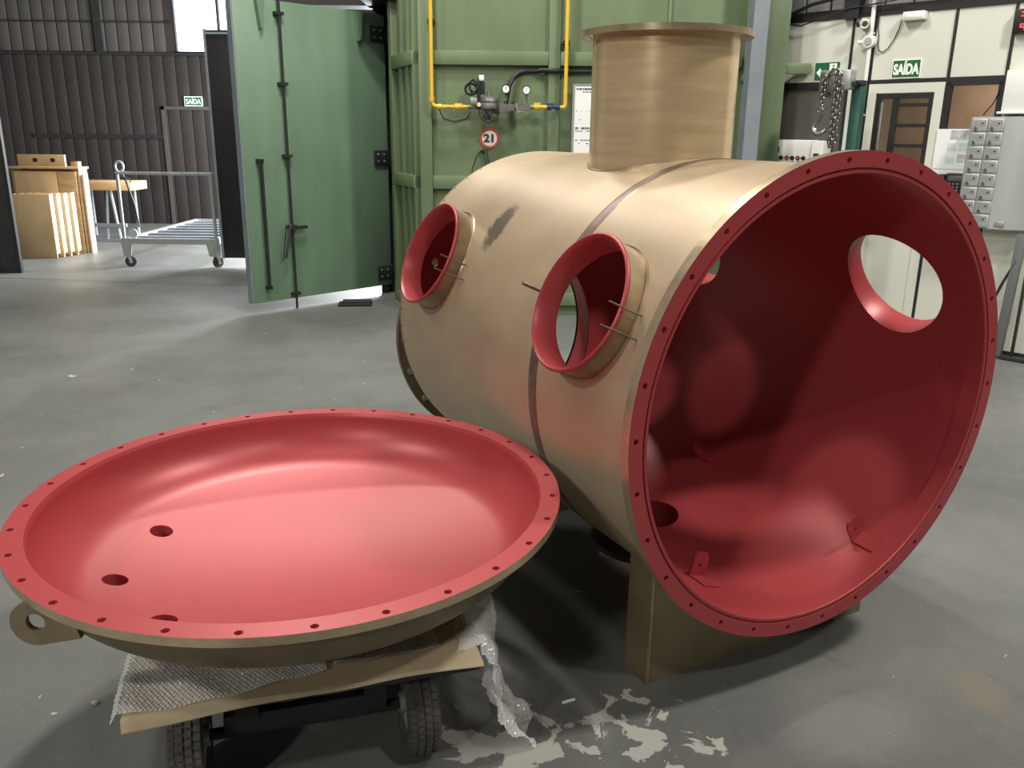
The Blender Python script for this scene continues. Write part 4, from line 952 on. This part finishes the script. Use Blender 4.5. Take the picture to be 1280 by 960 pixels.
# white board panel top right
bp = wth('white_cabinet', 'plain white wall cabinet above the grey letter lockers', 'cabinet', -0.02, -0.0055, 1.915)
MB().bbox(-0.25, 0.3, -0.10, 0, 0.0, 0.30, 0.005).obj('body', M_WHITE, bp)
MB().bbox(-0.27, 0.31, -0.13, 0, -0.018, -0.001, 0.003).obj('shelf_edge', M_PAPER, bp)
# instruction board
ib = wth('instruction_board', 'white instruction board with five small photos beside the lockers', 'notice board', -0.60, -0.0205, 1.45)
MB().box(-0.15, 0.14, 0, 0.012, 0.02, 0.335).obj('board', M_PAPER, ib, smooth=False)
MB().box(-0.15, 0.14, 0, 0.012, -0.10, 0.016).obj('lower_sheet', M_PAPER, ib, smooth=False)
mph = [mat('photo_blue', (0.45, 0.60, 0.65), 0.4, col2=(0.75, 0.8, 0.8), scale=25), mat('photo_grey', (0.25, 0.28, 0.28), 0.4, col2=(0.7, 0.72, 0.7), scale=18)]
MB().box(-0.04, 0.11, -0.002, 0.0, 0.255, 0.325).obj('photo', mph[1], ib, smooth=False)
for k, (x, z, w_) in enumerate(((-0.055, 0.165, 0.07), (0.035, 0.165, 0.08), (-0.06, 0.06, 0.07), (0.035, 0.075, 0.07))):
    MB().box(x, x+w_, -0.002, 0.0, z, z+0.06).obj('photo', mph[0 if k != 3 else 1], ib, smooth=False)
# wall phone
ph = wth('desk_phone', 'black telephone mounted below the instruction board', 'telephone', -0.56, -0.021, 1.27)
MB().bbox(-0.05, 0.10, -0.06, 0, 0.0, 0.17, 0.012).obj('body', M_BLACK, ph)
MB().bbox(-0.11, -0.055, -0.08, 0, 0.03, 0.16, 0.012).obj('handset', M_BLACK, ph)
MB().bbox(-0.03, 0.08, -0.064, -0.058, 0.11, 0.15, 0.003).obj('screen', mat('screen_grey', (0.12, 0.13, 0.13), 0.3), ph)
kb = MB().bbox(-0.009, 0.009, -0.067, -0.058, -0.007, 0.007, 0.002).obj('key', mat('key_grey', (0.2, 0.2, 0.2), 0.5), ph, (-0.01, 0, 0.085))
for r_ in range(3):
    for c in range(3):
        if r_ or c: share(kb, ph, (-0.01+0.03*c, 0, 0.085-0.025*r_))
# letter lockers
lo_ = wth('letter_locker', 'silver wall locker with two columns of small locked doors', 'locker', -0.42, -0.007, 1.03)
prof = [(-0.03, 0.0), (-0.03, -0.16), (-0.02, -0.17), (0.23, -0.17)]
for i in range(9):
    a = PI/2*i/8; prof.append((0.23+0.26*math.sin(a), -0.17+0.17*(1-math.cos(a))*0.9))
prof.append((0.49, 0.0))
N = len(prof); mb = MB(); vv = [(x, y, z) for z in (0.0, 0.845) for x, y in prof]
mb.add(vv, [tuple(range(N)), tuple(range(2*N-1, N-1, -1))] + [(i, (i+1) % N, N+(i+1) % N, N+i) for i in range(N)])
mb.obj('body', M_SILVER, lo_)
MB().bbox(0.26, 0.33, -0.172, -0.155, 0.02, 0.06, 0.003).obj('badge', M_GALV, lo_)
ld0 = None
for c in range(2):
    for r_ in range(8):
        p = (-0.012+0.118*c, -0.17, 0.012+0.1035*r_)
        if ld0 is None:
            ld0 = MB().bbox(0, 0.111, -0.012, 0.004, 0, 0.096, 0.004).obj('door', M_SILVER, lo_, p)
            lk1 = MB().cyl((0.03, -0.024, 0.022), (0.03, -0.011, 0.022), 0.011, n=12).box(0.027, 0.033, -0.03, -0.022, 0.002, 0.022).obj('lock', M_CHROME, ld0)
            lk2 = MB().cyl((0.075, -0.0135, 0.058), (0.075, -0.011, 0.058), 0.007, n=10).obj('number_disc', M_STEEL_DK, ld0)
            lk3 = MB().box(0.012, 0.1, -0.0128, -0.0115, 0.036, 0.082).obj('label_plate', M_GALV, ld0, smooth=False)
            kids = (lk1, lk2, lk3)
        else:
            d = share(ld0, lo_, p)
            for q in kids: share(q, d)
# cable leaning over the office window, stand leaning by the wall
o = tag(MB().tube([Wm @ Vector(p) for p in ((-0.33, -0.010, 2.08), (-0.36, -0.012, 1.98), (-0.42, -0.018, 1.89))], 0.005, 6).obj('window_cable', M_STEEL_DK), 'short dark cable crossing the office window', 'cable')
gs = wth('steel_stand', 'grey angled steel stand against the wall below the lockers', 'stand', 0.0, -0.10, 0)
MB().bbox(-0.032, 0.032, -0.03, 0.03, 0, 1.0, 0.004, Matrix.Rotation(math.radians(2), 4, 'Y')).obj('upright', mat('stand_grey', (0.13, 0.14, 0.145), 0.5), gs)
MB().tube([(-0.13, -0.02, 0.33), (-0.04, -0.02, 0.62), (0.03, -0.02, 0.8)], 0.011, 8).obj('brace', M_STEEL_DK, gs)
MB().bbox(-0.20, 0.45, -0.03, 0.03, 0.0, 0.035, 0.004).obj('foot', M_STEEL_DK, gs)
MB().bbox(0.10, 0.118, -0.02, 0.02, 0.03, 0.75, 0.003).obj('upright', M_BLACK, gs)

# ------------------------------------------------------------------ far bay: gate leaves, cart, crates, bench
g1 = thing('gate_leaf', 'tall black sheet metal gate leaf standing beside the steel cart', 'gate', (-3.765, 11.0, 0))
MB().bbox(0, 1.4, 0, 0.05, 0.12, 2.88, 0.006).obj('sheet', M_BLACK, g1)
MB().box(-0.03, 0.0, -0.01, 0.06, 0.11, 2.89).box(0.0, 1.4, -0.012, 0.0, 2.83, 2.855).box(1.4, 1.44, -0.01, 0.06, 0.0, 2.89).obj('frame', M_GREY, g1, smooth=False)
g2 = thing('gate_leaf', 'dark sheet metal gate leaf standing before the wooden crates', 'gate', (-8.06, 10.15, 0), 0.10)
MB().bbox(0, 2.0, 0, 0.05, 0.02, 2.97, 0.006).obj('sheet', M_STEEL_DK, g2)
MB().box(0.0, 2.0, -0.012, 0.05, 0.0, 0.05).box(1.97, 2.01, -0.012, 0.05, 0.0, 2.97).obj('frame', M_BLACK, g2, smooth=False)

ct = thing('steel_cart', 'galvanised steel platform cart with tube handle and four casters', 'cart', (-4.43, 10.9, 0))
MB().box(-0.61, 0.61, 0.0, 0.06, 0.30, 0.37).box(-0.61, 0.61, 2.55, 2.61, 0.30, 0.37).box(-0.61, -0.55, 0.06, 2.55, 0.30, 0.37).box(0.55, 0.61, 0.06, 2.55, 0.30, 0.37).obj('frame', M_GALV, ct, smooth=False)
for k in range(7): MB().box(-0.55, 0.55, 0.36+0.33*k, 0.42+0.33*k, 0.315, 0.36)  .obj('slat', M_GREY, ct, smooth=False)
for x in (-0.58, 0.60): MB().cyl((x, 0.03, 0.30), (x, 0.03, 1.19), 0.021, n=12).obj('handle_post', M_GALV, ct)
MB().cyl((-0.60, 0.03, 1.185), (0.62, 0.03, 1.185), 0.021, n=12).obj('handle_rail', M_GALV, ct)
for x, sg_ in ((-0.56, 1), (0.56, -1)):
    for y in (-0.004, 2.6): MB().prism([(x-0.06*sg_, 0.36), (x+0.09*sg_, 0.36), (x+0.055*sg_, 0.15), (x-0.04*sg_, 0.15)], y, y+0.012).obj('corner_plate', M_GALV, ct, smooth=False)
cs0 = None
for x in (-0.565, 0.575):
    for y in (0.05, 2.53):
        if cs0 is None:
            cs0 = MB().prism([(-0.025, 0.0), (0.025, 0.0), (0.04, -0.07), (0.03, -0.09), (0.01, -0.09)], -0.04, -0.034).prism([(-0.025, 0.0), (0.025, 0.0), (0.04, -0.07), (0.03, -0.09), (0.01, -0.09)], 0.034, 0.04).box(-0.045, 0.045, -0.045, 0.045, -0.006, 0.15).obj('caster_fork', M_GALV, ct, (x, y, 0.15), (0, 0, 0.5), smooth=False)
            cw = MB().cyl((0.02, -0.02, -0.083), (0.02, 0.02, -0.083), 0.067, n=28).cyl((0.02, -0.024, -0.083), (0.02, 0.024, -0.083), 0.045, n=20).obj('caster_wheel', M_RUBBER, cs0); ck = cw
            cap = MB().cyl((0.02, -0.042, -0.083), (0.02, 0.042, -0.083), 0.02, n=12).obj('caster_hub', M_GALV, cs0)
        else:
            c = share(cs0, ct, (x, y, 0.15), (0, 0, 0.5 if x < 0 else 0.9)); share(ck, c); share(cap, c)
MB().tube([(-0.555+0.05*math.cos(2*PI*i/20), 0.06, 1.262+0.065*math.sin(2*PI*i/20)) for i in range(20)], 0.016, 8, closed=True).obj('ring_handle', M_GALV, ct)
MB().tube([(-0.56, 0.09, 1.2), (-0.52, 0.12, 1.1), (-0.45, 0.14, 0.78), (-0.42, 0.14, 0.5)], 0.013, 8).tube([(-0.555, 0.08, 1.14), (-0.485, 0.12, 1.12), (-0.455, 0.13, 1.06)], 0.009, 6).obj('tow_bar', M_STEEL_DK, ct)
MB().cyl((-0.50, 0.10, 0.42), (-0.50, 0.13, 0.42), 0.06, n=20).obj('pulley', M_GALV, ct)

# crates
cr1 = thing('wooden_crate', 'tall open pale plywood crate behind the stacked pallets', 'crate', (-6.55, 12.55, 0))
MB().bbox(-0.50, 0.44, -0.17, -0.14, 0.0, 1.17, 0.004).obj('back_board', M_WOOD2, cr1)
MB().bbox(0.42, 0.45, -0.40, -0.20, 0.0, 1.17, 0.004).obj('side_board', M_WOOD, cr1)
MB().bbox(-0.50, -0.47, -0.395, -0.17, 0.0, 1.17, 0.004).obj('side_board', M_WOOD, cr1)
MB().bbox(-0.46, 0.14, -0.42, -0.395, 0.0, 1.14, 0.004).obj('front_board', M_WOOD2, cr1)
MB().bbox(0.15, 0.41, -0.42, -0.395, 0.0, 1.14, 0.004).obj('front_board', M_WOOD, cr1)
MB().bbox(-0.52, 0.47, -0.44, -0.14, 1.172, 1.20, 0.004).obj('lid', M_WOOD, cr1)
bt = MB().bbox(-0.5, 0.17, -0.2, -0.16, 1.20, 1.36, 0.004).obj('batten', M_WOOD2, cr1)
for x in (-0.25, 0.0): MB().box(x-0.03, x+0.03, -0.205, -0.199, 1.26, 1.31).obj('slot', M_BLACK, bt, smooth=False)
M_WOOD_LIT = mat('daylit_wood', (0.74, 0.66, 0.52), 0.6, var=0.12)  # paler wood for right-hand edges, daylight put into the colour
MB().bbox(0.48, 0.51, -0.40, -0.28, 0.0, 1.10, 0.004).obj('corner_post', M_WOOD_LIT, cr1)
MB().bbox(0.30, 0.40, -0.30, -0.2, 1.20, 1.27, 0.004).obj('block', M_WOOD, cr1)
for k in range(4):
    p = thing('wooden_pallet', ['upright pale wooden pallet at the front of the leaning row', 'upright pale wooden pallet second in the leaning row', 'upright pale wooden pallet third in the leaning row', 'upright pale wooden pallet at the back next to the tall crate'][k], 'pallet', (-6.56+0.045*k, 11.62+0.105*k, 0), 0, 'upright pallets by the tall crate')
    MB().bbox(-0.24, 0.28, 0, 0.022, 0.02 if k else 0.0, 0.86, 0.004).obj('face_board', M_WOOD2, p)
    MB().bbox(0.255, 0.285, 0.022, 0.085, 0.06, 0.865, 0.004).obj('edge_board', M_WOOD_LIT, p)
    MB().bbox(-0.24, -0.21, 0.022, 0.085, 0.0, 0.86, 0.004).obj('edge_board', M_WOOD, p)
    for z in (0.0, 0.8): MB().bbox(-0.21, 0.255, 0.022, 0.07, z, z+0.05, 0.004).obj('runner', M_WOOD, p)
rk = thing('metal_rack', 'small dark tube rack between the gate leaf and wooden pallets', 'rack', (-6.83, 11.35, 0), 0.0)
for x in (-0.1, 0.0, 0.1): MB().tube([(x, -0.12, 0.0), (x, -0.12, 0.85), (x, 0.12, 0.85), (x, 0.12, 0.0)], 0.014, 8).obj('tube_frame', M_STEEL_DK, rk)
MB().box(-0.13, 0.13, -0.13, 0.13, 0.06, 0.09).box(-0.13, 0.13, -0.13, 0.13, 0.83, 0.85).obj('shelf', M_GALV, rk, smooth=False)
bn = thing('work_bench', 'low wooden workbench with steel trestle legs behind the cart', 'bench', (-6.5, 13.7, 0))
MB().bbox(-0.45, 0.55, -0.3, 0.3, 0.80, 0.93, 0.005).obj('top', M_WOOD, bn)
for x in (-0.35, 0.15):
    MB().tube([(x-0.08, -0.25, 0.02), (x, -0.25, 0.8)], 0.025, 8).tube([(x+0.13, -0.25, 0.02), (x+0.05, -0.25, 0.8)], 0.025, 8).obj('trestle_leg', M_GREY, bn)
MB().box(-0.55, 0.5, -0.29, -0.23, 0.0, 0.05).box(-0.45, 0.4, -0.28, -0.24, 0.24, 0.29).box(-0.55, 0.5, 0.23, 0.29, 0.0, 0.05).obj('stretcher', M_GREY, bn, smooth=False)
for x in (-0.35, 0.35): MB().tube([(x, 0.26, 0.02), (x, 0.26, 0.8)], 0.025, 8).obj('leg', M_GREY, bn)

# ------------------------------------------------------------------ floor litter
def pebble(name, label, cat, x, y, sx, sy, sz, m_, rz=0.0):
    bm = bmesh.new(); bmesh.ops.create_icosphere(bm, subdivisions=2, radius=1)
    rr = random.Random(hash((round(x*100), round(y*100))) & 255)
    for v in bm.verts: v.co = Vector((v.co.x*sx*(1+rr.uniform(-.2, .2)), v.co.y*sy*(1+rr.uniform(-.2, .2)), max(v.co.z, -0.6)*sz))
    o = MB().bm(bm).obj(name, m_); o.location = (x, y, sz*0.58); o.rotation_euler = (0, 0, rz); return tag(o, label, cat)
pebble('stone_chip', 'small pale stone chip on the floor near the bubble wrap', 'stone', -1.28, 2.22, 0.012, 0.010, 0.008, M_CARD)
o = tag(MB().cyl((0.168, 2.243, 0.005), (0.208, 2.262, 0.005), 0.0045, n=8).obj('electrode_stub', M_PAPER), 'thin white stub lying on the floor before the saddle', 'litter')
